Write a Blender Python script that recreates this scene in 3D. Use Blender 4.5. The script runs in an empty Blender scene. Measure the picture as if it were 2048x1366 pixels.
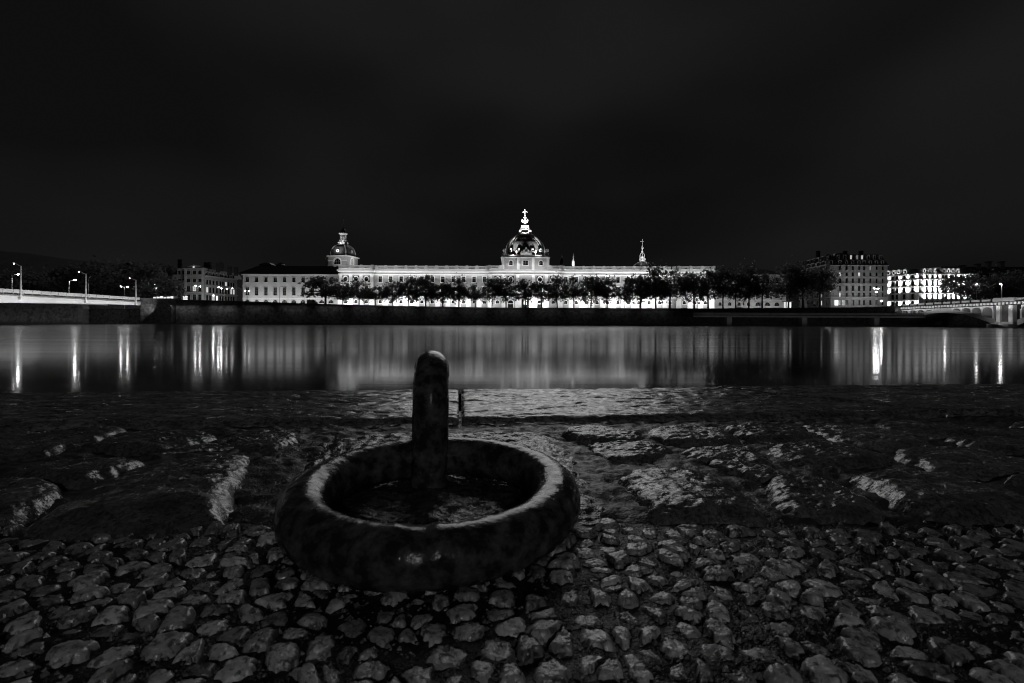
import bpy, math, random
from mathutils import Vector, Matrix, noise

# ---------------------------------------------------------------- camera, sky, sun, exposure
SC = bpy.context.scene
COL = SC.collection
F, HY, HC, ROLL = 967.0, 641.0, 0.315, 0.0035      # focal length in photo pixels, horizon row, eye height, roll
def P(px, py, d):
    """photo pixel + real distance -> point in the place"""
    u, v = px - 1024.0, py - HY
    uu = u * math.cos(ROLL) + v * math.sin(ROLL)
    vv = -u * math.sin(ROLL) + v * math.cos(ROLL)
    return Vector((uu / F * d, d, HC - vv / F * d))
def G(px, py, z=0.0):
    """photo pixel -> point on the quay at height z"""
    u, v = px - 1024.0, py - HY
    uu = u * math.cos(ROLL) + v * math.sin(ROLL)
    vv = -u * math.sin(ROLL) + v * math.cos(ROLL)
    d = (HC - z) * F / vv
    return Vector((uu / F * d, d, z))

cam = bpy.data.cameras.new('camera')
cam.sensor_width = 36.0; cam.lens = F / 2048 * 36
cam.shift_y = -(683 - HY) / 2048
cam.clip_start = 0.02; cam.clip_end = 6000
cam.dof.use_dof = True; cam.dof.focus_distance = 2.2; cam.dof.aperture_fstop = 11
camo = bpy.data.objects.new('camera', cam); COL.objects.link(camo)
camo.location = (0, 0, HC); camo.rotation_euler = (math.pi / 2, -ROLL, 0)
SC.camera = camo
SC.render.resolution_x, SC.render.resolution_y = 1024, 683

world = bpy.data.worlds.new('World'); SC.world = world; world.use_nodes = True
wn, wl = world.node_tree.nodes, world.node_tree.links
wn.clear()
tc = wn.new('ShaderNodeTexCoord'); mp = wn.new('ShaderNodeMapping'); mp.inputs['Scale'].default_value = (1.0, 1.0, 2.2)
mp.inputs['Rotation'].default_value = (0.2, 0.35, 0.4); mp.inputs['Location'].default_value = (7.52, 5.41, 4.77)
nz = wn.new('ShaderNodeTexNoise'); nz.inputs['Scale'].default_value = 1.5; nz.inputs['Detail'].default_value = 2.5; nz.inputs['Roughness'].default_value = 0.42
rp = wn.new('ShaderNodeValToRGB')
rp.color_ramp.elements[0].position = 0.37; rp.color_ramp.elements[0].color = (0.0046, 0.0046, 0.0046, 1)
rp.color_ramp.elements[1].position = 0.64; rp.color_ramp.elements[1].color = (0.0106, 0.0106, 0.0106, 1)
bg = wn.new('ShaderNodeBackground'); bg.inputs['Strength'].default_value = 1.0
wo = wn.new('ShaderNodeOutputWorld')
wl.new(tc.outputs['Generated'], mp.inputs['Vector']); wl.new(mp.outputs[0], nz.inputs['Vector'])
wl.new(nz.outputs['Fac'], rp.inputs['Fac']); wl.new(rp.outputs[0], bg.inputs['Color']); wl.new(bg.outputs[0], wo.inputs['Surface'])

sun = bpy.data.lights.new('sun', 'SUN'); sun.energy = 0.36; sun.angle = math.radians(31); sun.color = (1, 1, 1)
suno = bpy.data.objects.new('sun', sun); COL.objects.link(suno)
suno.rotation_euler = (math.radians(-65), 0, math.radians(-2))     # low, soft sun lamp added to stand in for the far bank's lights

SC.view_settings.view_transform = 'Standard'; SC.view_settings.look = 'None'
SC.view_settings.exposure = 0.0; SC.view_settings.gamma = 1.0
SC.cycles.use_denoising = True
SC.cycles.filter_width = 1.0
SC.cycles.max_bounces = 5; SC.cycles.diffuse_bounces = 2; SC.cycles.glossy_bounces = 3
SC.cycles.sample_clamp_indirect = 4.0

# ---------------------------------------------------------------- helpers
RNG = random.Random(7)
class MB:
    def __init__(s): s.v, s.f = [], []
    def add(s, vs, fs):
        o = len(s.v); s.v += [tuple(p) for p in vs]; s.f += [tuple(i + o for i in q) for q in fs]; return s
    def box(s, x0, x1, y0, y1, z0, z1):
        return s.add([(x0,y0,z0),(x1,y0,z0),(x1,y1,z0),(x0,y1,z0),(x0,y0,z1),(x1,y0,z1),(x1,y1,z1),(x0,y1,z1)],
                     [(0,3,2,1),(4,5,6,7),(0,1,5,4),(1,2,6,5),(2,3,7,6),(3,0,4,7)])
    def hexa(s, b, t):
        return s.add(list(b) + list(t), [(0,3,2,1),(4,5,6,7),(0,1,5,4),(1,2,6,5),(2,3,7,6),(3,0,4,7)])
    def tube(s, pts, r, n=8, cap=True):
        pts = [Vector(p) for p in pts]; m = len(pts)
        rs = r if isinstance(r, (list, tuple)) else [r] * m
        vs, fs = [], []
        t0 = (pts[1] - pts[0]).normalized()
        a = t0.orthogonal().normalized()
        for i in range(m):
            t = (pts[min(i+1, m-1)] - pts[max(i-1, 0)]).normalized()
            a = (a - t * a.dot(t)).normalized(); b = t.cross(a)
            for k in range(n):
                w = 2 * math.pi * k / n
                vs.append(pts[i] + (a * math.cos(w) + b * math.sin(w)) * rs[i])
        for i in range(m - 1):
            for k in range(n):
                fs.append((i*n+k, i*n+(k+1)%n, (i+1)*n+(k+1)%n, (i+1)*n+k))
        if cap: fs += [tuple(range(n-1, -1, -1)), tuple(range((m-1)*n, m*n))]
        return s.add(vs, fs)
    def lathe(s, prof, n=16, c=(0,0,0), sq=None):
        """prof: (radius, z) from bottom up; sq: superellipse power for a squarish plan"""
        vs, fs = [], []
        for r, z in prof:
            for k in range(n):
                w = 2 * math.pi * (k + 0.5) / n
                ca, sa = math.cos(w), math.sin(w); q = 1.0
                if sq: q = (abs(ca)**sq + abs(sa)**sq) ** (-1.0 / sq)
                vs.append((c[0] + r*q*ca, c[1] + r*q*sa, c[2] + z))
        for i in range(len(prof) - 1):
            for k in range(n):
                fs.append((i*n+k, i*n+(k+1)%n, (i+1)*n+(k+1)%n, (i+1)*n+k))
        m = len(prof)
        fs += [tuple(range(n-1, -1, -1)), tuple(range((m-1)*n, m*n))]
        return s.add(vs, fs)
    def ball(s, c, r, n=10, m=6, sx=1, sy=1, sz=1):
        prof = [(max(r*math.sin(math.pi*i/m), 0.001), -r*math.cos(math.pi*i/m)*sz) for i in range(m+1)]
        o = len(s.v); s.lathe(prof, n, (0,0,0))
        for i in range(o, len(s.v)):
            x, y, z = s.v[i]; s.v[i] = (c[0]+x*sx, c[1]+y*sy, c[2]+z)
        return s
    def poly(s, pts, y0, y1):
        """outline in x,z extruded from y0 to y1"""
        n = len(pts)
        vs = [(x, y0, z) for x, z in pts] + [(x, y1, z) for x, z in pts]
        fs = [tuple(range(n)), tuple(range(2*n-1, n-1, -1))] + [(i+n, (i+1)%n+n, (i+1)%n, i) for i in range(n)]
        return s.add(vs, fs)
    def mesh(s, name, smooth=False):
        me = bpy.data.meshes.new(name); me.from_pydata(s.v, [], s.f)
        if smooth: me.polygons.foreach_set('use_smooth', [True] * len(me.polygons))
        me.update(); return me
    def build(s, name, mat, parent=None, smooth=False, loc=None):
        return link(name, s.mesh(name, smooth), mat, parent, loc)
def link(name, me, mat=None, parent=None, loc=None, rz=0.0):
    o = bpy.data.objects.new(name, me); COL.objects.link(o)
    if me is not None and mat is not None and not me.materials: me.materials.append(mat)
    if parent is not None: o.parent = parent
    if loc is not None: o.location = loc
    if rz: o.rotation_euler = (0, 0, rz)
    return o
def tag(o, label=None, cat=None, group=None, kind=None):
    if label: o['label'] = label
    if cat: o['category'] = cat
    if group: o['group'] = group
    if kind: o['kind'] = kind
    return o
def thing(name, label, cat, loc, rz=0.0, group=None):
    o = bpy.data.objects.new(name, None); COL.objects.link(o); o.empty_display_size = 0.2
    o.location = loc; o.rotation_euler = (0, 0, rz)
    return tag(o, label, cat, group)
ORD = ('first second third fourth fifth sixth seventh eighth ninth tenth eleventh twelfth thirteenth fourteenth fifteenth sixteenth '
       'seventeenth eighteenth nineteenth twentieth').split()

# ---------------------------------------------------------------- materials (all greys: the picture is black and white)
def mat(name, base, rough=0.7, var=0.25, scale=1.0, bump=0.0, bscale=None, spec=0.5, rvar=0.0, stretch=(1,1,1), detail=6, coord='pos', metal=0.0, bdist=0.02):
    m = bpy.data.materials.new(name); m.use_nodes = True
    n, l = m.node_tree.nodes, m.node_tree.links
    b = n['Principled BSDF']
    b.inputs['Roughness'].default_value = rough; b.inputs['Specular IOR Level'].default_value = spec; b.inputs['Metallic'].default_value = metal
    b.inputs['Base Color'].default_value = (base, base, base, 1)
    if coord == 'pos':
        g = n.new('ShaderNodeNewGeometry'); src = g.outputs['Position']
    else:
        g = n.new('ShaderNodeTexCoord'); src = g.outputs['Object']
    mpn = n.new('ShaderNodeMapping'); mpn.inputs['Scale'].default_value = stretch; l.new(src, mpn.inputs['Vector']); src = mpn.outputs[0]
    if var:
        t = n.new('ShaderNodeTexNoise'); t.inputs['Scale'].default_value = scale; t.inputs['Detail'].default_value = detail; t.inputs['Roughness'].default_value = 0.6
        l.new(src, t.inputs['Vector'])
        r = n.new('ShaderNodeValToRGB'); lo, hi = base*(1-var), base*(1+var)
        r.color_ramp.elements[0].position = 0.32; r.color_ramp.elements[0].color = (lo, lo, lo, 1)
        r.color_ramp.elements[1].position = 0.68; r.color_ramp.elements[1].color = (hi, hi, hi, 1)
        l.new(t.outputs['Fac'], r.inputs['Fac']); l.new(r.outputs[0], b.inputs['Base Color'])
        if rvar:
            q = n.new('ShaderNodeMapRange'); q.inputs['From Min'].default_value = 0.3; q.inputs['From Max'].default_value = 0.7
            q.inputs['To Min'].default_value = max(rough - rvar, 0.03); q.inputs['To Max'].default_value = min(rough + rvar, 1)
            l.new(t.outputs['Fac'], q.inputs['Value']); l.new(q.outputs[0], b.inputs['Roughness'])
    if bump:
        t2 = n.new('ShaderNodeTexNoise'); t2.inputs['Scale'].default_value = bscale or scale * 3; t2.inputs['Detail'].default_value = 8; t2.inputs['Roughness'].default_value = 0.62
        l.new(src, t2.inputs['Vector'])
        bp = n.new('ShaderNodeBump'); bp.inputs['Strength'].default_value = bump; bp.inputs['Distance'].default_value = bdist
        l.new(t2.outputs['Fac'], bp.inputs['Height']); l.new(bp.outputs[0], b.inputs['Normal'])
    return m
def glow(name, strength):
    m = bpy.data.materials.new(name); m.use_nodes = True
    b = m.node_tree.nodes['Principled BSDF']
    b.inputs['Base Color'].default_value = (.8,.8,.8,1); b.inputs['Emission Color'].default_value = (1,1,1,1); b.inputs['Emission Strength'].default_value = strength
    return m
M = {}
M['pale_stone'] = mat('pale_stone', .33, .8, .15, .35, .15, 2.0)
M['trim_stone'] = mat('trim_stone', .68, .75, .06, .5)
M['grey_stone'] = mat('grey_stone', .50, .85, .12, .3)
M['render_wall'] = mat('render_wall', .34, .85, .15, .25)
M['render_trim'] = mat('render_trim', .52, .8, .1, .4)
M['slate'] = mat('slate', .055, .55, .45, .9, .3, 3.0, stretch=(1.6, 1.6, .25))
M['dome_slate'] = mat('dome_slate', .07, .8, .55, .8, .3, 3.0, stretch=(1.6, 1.6, .16))
M['lead'] = mat('lead', .42, .5, .2, .6)
M['dark_glass'] = mat('dark_glass', .012, .25, 0)
M['muntin_paint'] = mat('muntin_paint', .12, .6, 0)
M['lit_glass'] = glow('lit_glass', .5)
M['lit_shop'] = glow('lit_shop', 1.05)
M['dim_glass'] = glow('dim_glass', .12)
M['lamp_bulb'] = glow('lamp_bulb', 110)
M['lamp_bulb_dim'] = glow('lamp_bulb_dim', 30)
M['sign_glow'] = glow('sign_glow', 1.1)
M['pole_paint'] = mat('pole_paint', .38, .45, .05, 1)
M['white_pole'] = mat('white_pole', .75, .45, .05, 1)
M['dark_metal'] = mat('dark_metal', .03, .45, 0)
M['girder_paint'] = mat('girder_paint', .68, .5, .12, .3, stretch=(1, .35, 1))
M['quay_masonry'] = mat('quay_masonry', .13, .85, .65, .8, .6, 3, bdist=.2, detail=9)
M['quay_coping'] = mat('quay_coping', .09, .8, .3, .6)
M['concrete'] = mat('concrete', .2, .8, .25, .4)
M['bridge_stone'] = mat('bridge_stone', .40, .8, .2, .5)
M['bridge_dark'] = mat('bridge_dark', .035, .8, .3, .5)
M['bridge_trim'] = mat('bridge_trim', .72, .7, .08, .5)
M['foliage'] = mat('foliage', .045, .6, .4, .5, spec=.3)
_n, _l = M['foliage'].node_tree.nodes, M['foliage'].node_tree.links
_tr = _n.new('ShaderNodeBsdfTranslucent'); _tr.inputs['Color'].default_value = (.10,.10,.10,1); _ad = _n.new('ShaderNodeAddShader')
_l.new(_n['Principled BSDF'].outputs[0], _ad.inputs[0]); _l.new(_tr.outputs[0], _ad.inputs[1]); _l.new(_ad.outputs[0], _n['Material Output'].inputs['Surface'])
M['bark'] = mat('bark', .08, .85, .4, 1.2)
M['asphalt'] = mat('asphalt', .05, .8, .2, 1)
M['hill_ground'] = mat('hill_ground', .03, .9, .3, .02)
M['car_paint'] = mat('car_paint', .6, .3, 0)
M['tyre_rubber'] = mat('tyre_rubber', .02, .8, 0)

# ---------------------------------------------------------------- water
Z_W = HC - 8.9 / F * 232.0            # river level
D_W = 232.0                           # far bank
Z_ST = 5.1                            # far street level
def water_material():
    m = bpy.data.materials.new('river_water'); m.use_nodes = True
    n, l = m.node_tree.nodes, m.node_tree.links; b = n['Principled BSDF']
    b.inputs['Base Color'].default_value = (.004,.004,.004,1); b.inputs['IOR'].default_value = 2.0
    b.inputs['Roughness'].default_value = .21
    g = n.new('ShaderNodeNewGeometry'); mm = n.new('ShaderNodeMapping'); mm.inputs['Scale'].default_value = (.006, .35, 1)
    t = n.new('ShaderNodeTexNoise'); t.inputs['Scale'].default_value = 1.0; t.inputs['Detail'].default_value = 6; t.inputs['Roughness'].default_value = .7
    l.new(g.outputs['Position'], mm.inputs['Vector']); l.new(mm.outputs[0], t.inputs['Vector'])
    q = n.new('ShaderNodeMapRange'); q.inputs['From Min'].default_value = .3; q.inputs['From Max'].default_value = .7
    q.inputs['To Min'].default_value = .80; q.inputs['To Max'].default_value = 1.2
    l.new(t.outputs['Fac'], q.inputs['Value'])
    sp = n.new('ShaderNodeSeparateXYZ'); l.new(g.outputs['Position'], sp.inputs[0])          # sheltered and calmer towards the near quay
    pw = n.new('ShaderNodeMath'); pw.operation = 'POWER'; pw.inputs[1].default_value = .40; l.new(sp.outputs['Y'], pw.inputs[0])
    rr = n.new('ShaderNodeMath'); rr.operation = 'MULTIPLY'; rr.inputs[1].default_value = .028; l.new(pw.outputs[0], rr.inputs[0])
    mu = n.new('ShaderNodeMath'); mu.operation = 'MULTIPLY'
    l.new(rr.outputs[0], mu.inputs[0]); l.new(q.outputs[0], mu.inputs[1]); l.new(mu.outputs[0], b.inputs['Roughness'])
    bp = n.new('ShaderNodeBump'); bp.inputs['Strength'].default_value = .12; bp.inputs['Distance'].default_value = .02
    l.new(t.outputs['Fac'], bp.inputs['Height']); l.new(bp.outputs[0], b.inputs['Normal'])
    return m
w = MB().add([(-900,1.2,Z_W),(900,1.2,Z_W),(900,240,Z_W),(-900,240,Z_W)], [(0,1,2,3)]).build('river', water_material())
tag(w, 'smooth dark river with long light reflections', 'river', kind='structure')
g = MB().add([(-3000,D_W+1,Z_ST),(3000,D_W+1,Z_ST),(3000,3500,Z_ST),(-3000,3500,Z_ST)], [(0,1,2,3)]).build('street', M['asphalt'])
tag(g, 'paved street along the far quay', 'street', kind='structure')

def flood(name, loc, target, sx, sy, power, spread=180):
    l = bpy.data.lights.new(name, 'AREA'); l.shape = 'RECTANGLE'; l.size, l.size_y = sx, sy; l.energy = power; l.spread = math.radians(spread)
    o = bpy.data.objects.new(name, l); COL.objects.link(o); o.location = loc
    d = Vector(target) - Vector(loc)
    z = -d.normalized(); x = Vector((1,0,0)) if abs(z.x) < .9 else Vector((0,1,0))
    y = z.cross(x).normalized(); x = y.cross(z).normalized()
    o.rotation_euler = Matrix((x, y, z)).transposed().to_euler()
    return o

# ---------------------------------------------------------------- facade kit
# local frame of a face: x along the wall, -y out of the wall, z up
def wall_open(mb, x0, x1, z0, z1, rects, depth=.5, y=0.0):
    xs = sorted({x0, x1, *[r[0] for r in rects], *[r[1] for r in rects]}); zs = sorted({z0, z1, *[r[2] for r in rects], *[r[3] for r in rects]})
    xs = [q for q in xs if x0 <= q <= x1]; zs = [q for q in zs if z0 <= q <= z1]
    for i in range(len(xs)-1):
        cx = (xs[i]+xs[i+1])/2; col = [r for r in rects if r[0] < cx < r[1]]
        start = 0
        for j in range(len(zs)-1):
            cz = (zs[j]+zs[j+1])/2
            if any(r[2] < cz < r[3] for r in col):
                if zs[start] < zs[j]: mb.add([(xs[i],y,zs[start]),(xs[i+1],y,zs[start]),(xs[i+1],y,zs[j]),(xs[i],y,zs[j])], [(0,1,2,3)])
                start = j + 1
        if start < len(zs)-1: mb.add([(xs[i],y,zs[start]),(xs[i+1],y,zs[start]),(xs[i+1],y,zs[-1]),(xs[i],y,zs[-1])], [(0,1,2,3)])
    for a, b, c, d in rects:
        e = y + depth
        mb.add([(a,y,c),(b,y,c),(b,y,d),(a,y,d),(a,e,c),(b,e,c),(b,e,d),(a,e,d)], [(0,1,5,4),(1,2,6,5),(2,3,7,6),(3,0,4,7)])
    return mb
CACHE = {}
def cached(key, fn):
    if key not in CACHE: CACHE[key] = fn()
    return CACHE[key]
def make_window(parent, x, z, w, h, y=0.0, depth=.5, trim='trim_stone', pane='dark_glass', cols=2, rows=3, style='flat', surround=.28, sill=True):
    """window (surround) > pane, glazing bars"""
    def sur():
        m = MB(); s, p = surround, .14
        if style == 'flat':
            m.box(-w/2-s, -w/2, -p, .05, 0, h); m.box(w/2, w/2+s, -p, .05, 0, h); m.box(-w/2-s, w/2+s, -p, .05, h, h+s)
        elif style == 'arch':
            n = 10; r = w/2
            inner = [(r*math.cos(math.pi*k/n), h-r+r*math.sin(math.pi*k/n)) for k in range(n+1)]
            outer = [((r+s)*math.cos(math.pi*k/n), h-r+(r+s)*math.sin(math.pi*k/n)) for k in range(n+1)]
            for k in range(n):
                a, b = inner[k], inner[k+1]; c, d = outer[k+1], outer[k]
                m.poly([a, d, c, b], -p, depth*.8)
            m.box(-w/2-s, -w/2, -p, .05, 0, h-r); m.box(w/2, w/2+s, -p, .05, 0, h-r)
            for sg in (-1, 1): m.poly([(sg*r, h-.01), (sg*r, h-r*.9), (sg*r*.86, h-r*.5), (sg*r*.5, h-r*.14), (sg*r*.1, h-.01)][::sg], .02, depth*.8)
        elif style == 'round':
            n = 20; r = w/2
            for k in range(n):
                a, b = 2*math.pi*k/n, 2*math.pi*(k+1)/n
                q = [(rr*math.cos(t)*.86, h/2+rr*math.sin(t)) for rr, t in ((r*.74, a), (r*1.03, a), (r*1.03, b), (r*.74, b))]
                m.poly(q, -.3, .35)
        if sill: m.box(-w/2-s*1.3, w/2+s*1.3, -.34, .05, -.26, 0)
        return m.mesh('window')
    o = link('window', cached(('w', w, h, style, trim, surround, sill, depth), sur), M[trim], parent, (x, y, z))
    def gl():
        return MB().box(-w/2, w/2, depth*.72, depth*.98, 0, h).mesh('pane')
    me = cached(('p', w, h, depth, pane), gl)
    link('pane', me, M[pane], o)
    if cols:
        def mun():
            m = MB(); t = .06
            for k in range(cols+1):
                q = -w/2 + t/2 + (w-t)*k/cols; m.box(q-t, q+t, depth*.55, depth*.71, 0, h)
            for k in range(rows+1):
                q = t/2 + (h-t)*k/rows; m.box(-w/2, w/2, depth*.57, depth*.70, q-t, q+t)
            return m.mesh('glazing_bars')
        link('glazing_bars', cached(('m', w, h, depth, cols, rows), mun), M['muntin_paint'], o)
    return o
def dormer(parent, x, y, z, w, h, dep=2.5, trim='lead', pane='dark_glass', round_top=False):
    def fr():
        m = MB(); t = w*.2
        m.box(-w/2, -w/2+t, 0, dep, 0, h); m.box(w/2-t, w/2, 0, dep, 0, h); m.box(-w/2, w/2, -.05, dep, h-t, h); m.box(-w/2-.1, w/2+.1, -.15, dep, -.15, 0)
        if round_top: m.poly([(w/2*1.15*math.cos(math.pi*k/8), h+w*.45*math.sin(math.pi*k/8)) for k in range(9)], -.15, dep)
        return m.mesh('dormer')
    o = link('dormer', cached(('d', w, h, dep, round_top, trim), fr), M[trim], parent, (x, y, z))
    link('pane', cached(('dp', w, h, pane), lambda: MB().box(-w*.3, w*.3, .15, .3, 0, h-w*.2).mesh('pane')), M[pane], o)
    return o

# ---------------------------------------------------------------- far quay wall
def top_z(px, py): return P(px, py, D_W).z
prof = [(-60,602),(0,603),(120,606),(166,607)]
def wall_strip(name, pxs, label, d0, thick, mat_, zb=None):
    m = MB()
    for (a, ya), (b, yb) in zip(pxs[:-1], pxs[1:]):
        A, B = P(a, ya, d0), P(b, yb, d0)
        z0 = Z_W - 2 if zb is None else zb
        m.hexa([(A.x,d0,z0),(B.x,d0,z0),(B.x,d0+thick,z0),(A.x,d0+thick,z0)], [(A.x,d0,A.z),(B.x,d0,B.z),(B.x,d0+thick,B.z),(A.x,d0+thick,A.z)])
    o = m.build(name, M[mat_]); tag(o, label, 'wall'); return o
rv = thing('quay_wall', 'long dark stone river wall below the floodlit palace', 'wall', (0, D_W, Z_W))
def wall_part(name, pxs, d0, thick, mat_, parent, dz=0.0, zlow=None):
    m = MB()
    for (a, ya), (b, yb) in zip(pxs[:-1], pxs[1:]):
        A, B = P(a, ya, D_W), P(b, yb, D_W)
        za, zb_ = A.z + dz - Z_W, B.z + dz - Z_W
        la = (-2 if zlow is None else za - zlow); lb = (-2 if zlow is None else zb_ - zlow)
        m.hexa([(A.x,d0,la),(B.x,d0,lb),(B.x,d0+thick,lb),(A.x,d0+thick,la)], [(A.x,d0,za),(B.x,d0,zb_),(B.x,d0+thick,zb_),(A.x,d0+thick,za)])
    return m.build(name, M[mat_], parent)
WP = [(352,603),(470,606),(640,612),(800,616),(1000,619.5),(1400,621),(1700,619),(1836,615),(1900,612),(2200,612)]
wall_part('masonry', WP, 0, 3, 'quay_masonry', rv)
wall_part('parapet', WP, -.15, .7, 'quay_coping', rv, dz=.75, zlow=.748)
wall_part('coping', WP, -.30, 1.0, 'quay_coping', rv, dz=1.0, zlow=.248)
m = MB(); A = P(352, 0, D_W).x; B = P(2200, 0, D_W).x
m.box(A, B, -1.6, -.002, -2, .55); m.build('footing', M['quay_coping'], rv)

ab = thing('bridge_abutment', 'stepped stone abutment where the white bridge meets the river wall', 'abutment', (P(321,0,D_W).x, D_W, Z_W))
x0, x1 = P(290,0,D_W).x - ab.location.x, P(351,0,D_W).x - ab.location.x
zt = P(320, 599, D_W).z - Z_W
nc = 11
for k in range(nc):
    h = (zt + 1) / nc; off = .10 if k % 2 else 0
    MB().box(x0, x1 + .01, -2.2 + off, 3, -1 + k*h + .06, -1 + (k+1)*h).build('stone_course', M['bridge_stone'] if False else M['quay_masonry'], ab)
MB().box(x0+.1, x1-.1, -2.0, 2.8, -1, zt-.05).build('core', M['quay_coping'], ab)
MB().box(x0-.2, x1+.2, -2.5, 3, zt+.02, zt+.5).build('coping', M['concrete'], ab)
lw = thing('embankment_wall', 'rough stone embankment wall seen under the white bridge', 'wall', (P(80,0,D_W).x, D_W, Z_W))
x0, x1 = P(-300,0,D_W).x - lw.location.x, P(167,0,D_W).x - lw.location.x
zt = P(80, 604, D_W).z - Z_W
MB().box(x0, x1-2.0, 0, 4, -2, zt).build('masonry', M['quay_masonry'], lw)
for k in range(10):
    h = (zt+1)/10; MB().box(x1-2.0+.02, x1+(.25 if k%2 else -.1), -.12, 3.5, -1+k*h+.04, -1+(k+1)*h).build('quoin_stone', M['concrete'], lw)
MB().box(x0, x1, -1.2, -.13, -2, .5).build('footing', M['quay_coping'], lw)
rw = thing('recessed_wall', 'dark recessed wall in shade between embankment and abutment', 'wall', (P(230,0,D_W).x, D_W+9, Z_W))
MB().box(P(160,0,D_W).x-rw.location.x-4, P(300,0,D_W).x-rw.location.x+4, 0, 2, -2, P(230,606,D_W).z-Z_W).build('masonry', M['quay_masonry'], rw)
for k in range(5):
    xx = P(182+k*24,0,D_W).x - rw.location.x; MB().box(xx-.5, xx+.5, -.6, 0, -2, 7.2).build('buttress', M['quay_masonry'], rw)

# ---------------------------------------------------------------- the floodlit palace
D_H = 287.0
def hx(px, d=D_H): return (px - 1024) / F * d
def hz(py, d=D_H): return HC + (HY + .09 - py) / F * d
OX = hx(1050)
pal = thing('palace', 'long floodlit pale stone palace with balustrade and great central dome', 'palace', (OX, D_H, Z_ST))
def lx(px): return hx(px) - OX
def lz(py): return hz(py) - Z_ST
S = 20.85
left_bays = [760.2 + S*k for k in range(11)]; right_bays = [1340 - S*k for k in range(11)]
bays = left_bays + right_bays
zc, zb = lz(541), lz(540.4)
# wings of the main front (plane y = 0)
def front(xa, xb, pxs, y, name, style='wing'):
    rects = []
    for px in pxs:
        c = lx(px)
        if style == 'wing': rects.append((c-1.05, c+1.05, lz(565), lz(553.5)))
        else: rects.append((c-1.9, c+1.9, lz(566.5), lz(553)))
        rects.append((c-1.2, c+1.2, lz(590.5), lz(573.5)))
        rects.append((c-.95, c+.95, lz(607.6), lz(601)))
    m = MB(); wall_open(m, xa, xb, 0, lz(541), rects, .7, y)
    m.add([(xa,y,0),(xa,y+12,0),(xa,y+12,lz(541)),(xa,y,lz(541))], [(0,3,2,1)]); m.add([(xb,y,0),(xb,y+12,0),(xb,y+12,lz(541)),(xb,y,lz(541))], [(0,1,2,3)])
    m.build(name, M['pale_stone'], pal)
    for px in pxs:
        c = lx(px)
        if style == 'wing': make_window(pal, c, lz(565), 2.1, lz(553.5)-lz(565), y, .7, surround=.42, rows=3)
        else: make_window(pal, c, lz(566.5), 3.8, lz(553)-lz(566.5), y, .7, style='round', cols=0)
        make_window(pal, c, lz(590.5), 2.4, lz(573.5)-lz(590.5), y, .7, surround=.4, cols=2, rows=5)
        make_window(pal, c, lz(607.6), 1.9, lz(601)-lz(607.6), y, .7, style='arch', surround=.3, cols=2, rows=2)
    # cornice, frieze, string course, plinth
    m = MB(); m.box(xa-.9, xb+.9, y-1.9, y-.01, lz(544.3), lz(541)); m.box(xa-.5, xb+.5, y-1.0, y-.01, lz(545.8), lz(544.35)); m.build('cornice', M['trim_stone'], pal)
    m = MB(); m.box(xa-.2, xb+.2, y-.45, y-.01, lz(551.2), lz(549)); m.build('architrave', M['trim_stone'], pal)
    m = MB(); m.box(xa-.3, xb+.3, y-.9, y-.01, lz(595.2), lz(592.6)); m.box(xa-.15, xb+.15, y-.35, y-.02, lz(597), lz(596)); m.build('string_course', M['trim_stone'], pal)
    m = MB(); m.box(xa-.2, xb+.2, y-.5, y-.01, 0, lz(616)); m.build('plinth', M['pale_stone'], pal)
PV = 2.0
front(lx(749), lx(977), left_bays, 0, 'wall')
front(lx(1123), lx(1351), right_bays, 0, 'wall')
front(lx(681), lx(748.8), [693, 713.8, 734.5], -PV, 'pavilion_wall', 'pav')
front(lx(1351.2), lx(1425), [1366, 1387, 1408], -PV, 'pavilion_wall', 'pav')
cen = [995, 1021, 1079, 1105]
front(lx(977.2), lx(1122.8), cen, -PV-1, 'central_wall', 'pav')
# piers on the ground floor, pilasters above on the pavilions
pier = cached('pier', lambda: MB().box(-1.45, 1.45, -.75, -.02, 0, lz(597.3)).mesh('pier'))
for bl in (left_bays, right_bays):
    for a, b in zip(bl[:-1], bl[1:]): link('pier', pier, M['trim_stone'], pal, (lx((a+b)/2), 0, 0))
pil = cached('pilaster', lambda: MB().box(-.9, .9, -.6, -.02, lz(592), lz(552)).box(-1.2, 1.2, -.8, -.02, lz(551.9), lz(549.2)).mesh('pilaster'))
for px, y in [(683.5,-PV),(703.3,-PV),(724,-PV),(745.5,-PV),(1354.5,-PV),(1376.5,-PV),(1397.5,-PV),(1420,-PV),(980.5,-PV-1),(1008,-PV-1),(1035,-PV-1),(1066,-PV-1),(1092,-PV-1),(1119,-PV-1)]:
    link('pilaster', pil, M['trim_stone'], pal, (lx(px), y, 0))
    link('pier', pier, M['trim_stone'], pal, (lx(px), y, 0))
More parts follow.
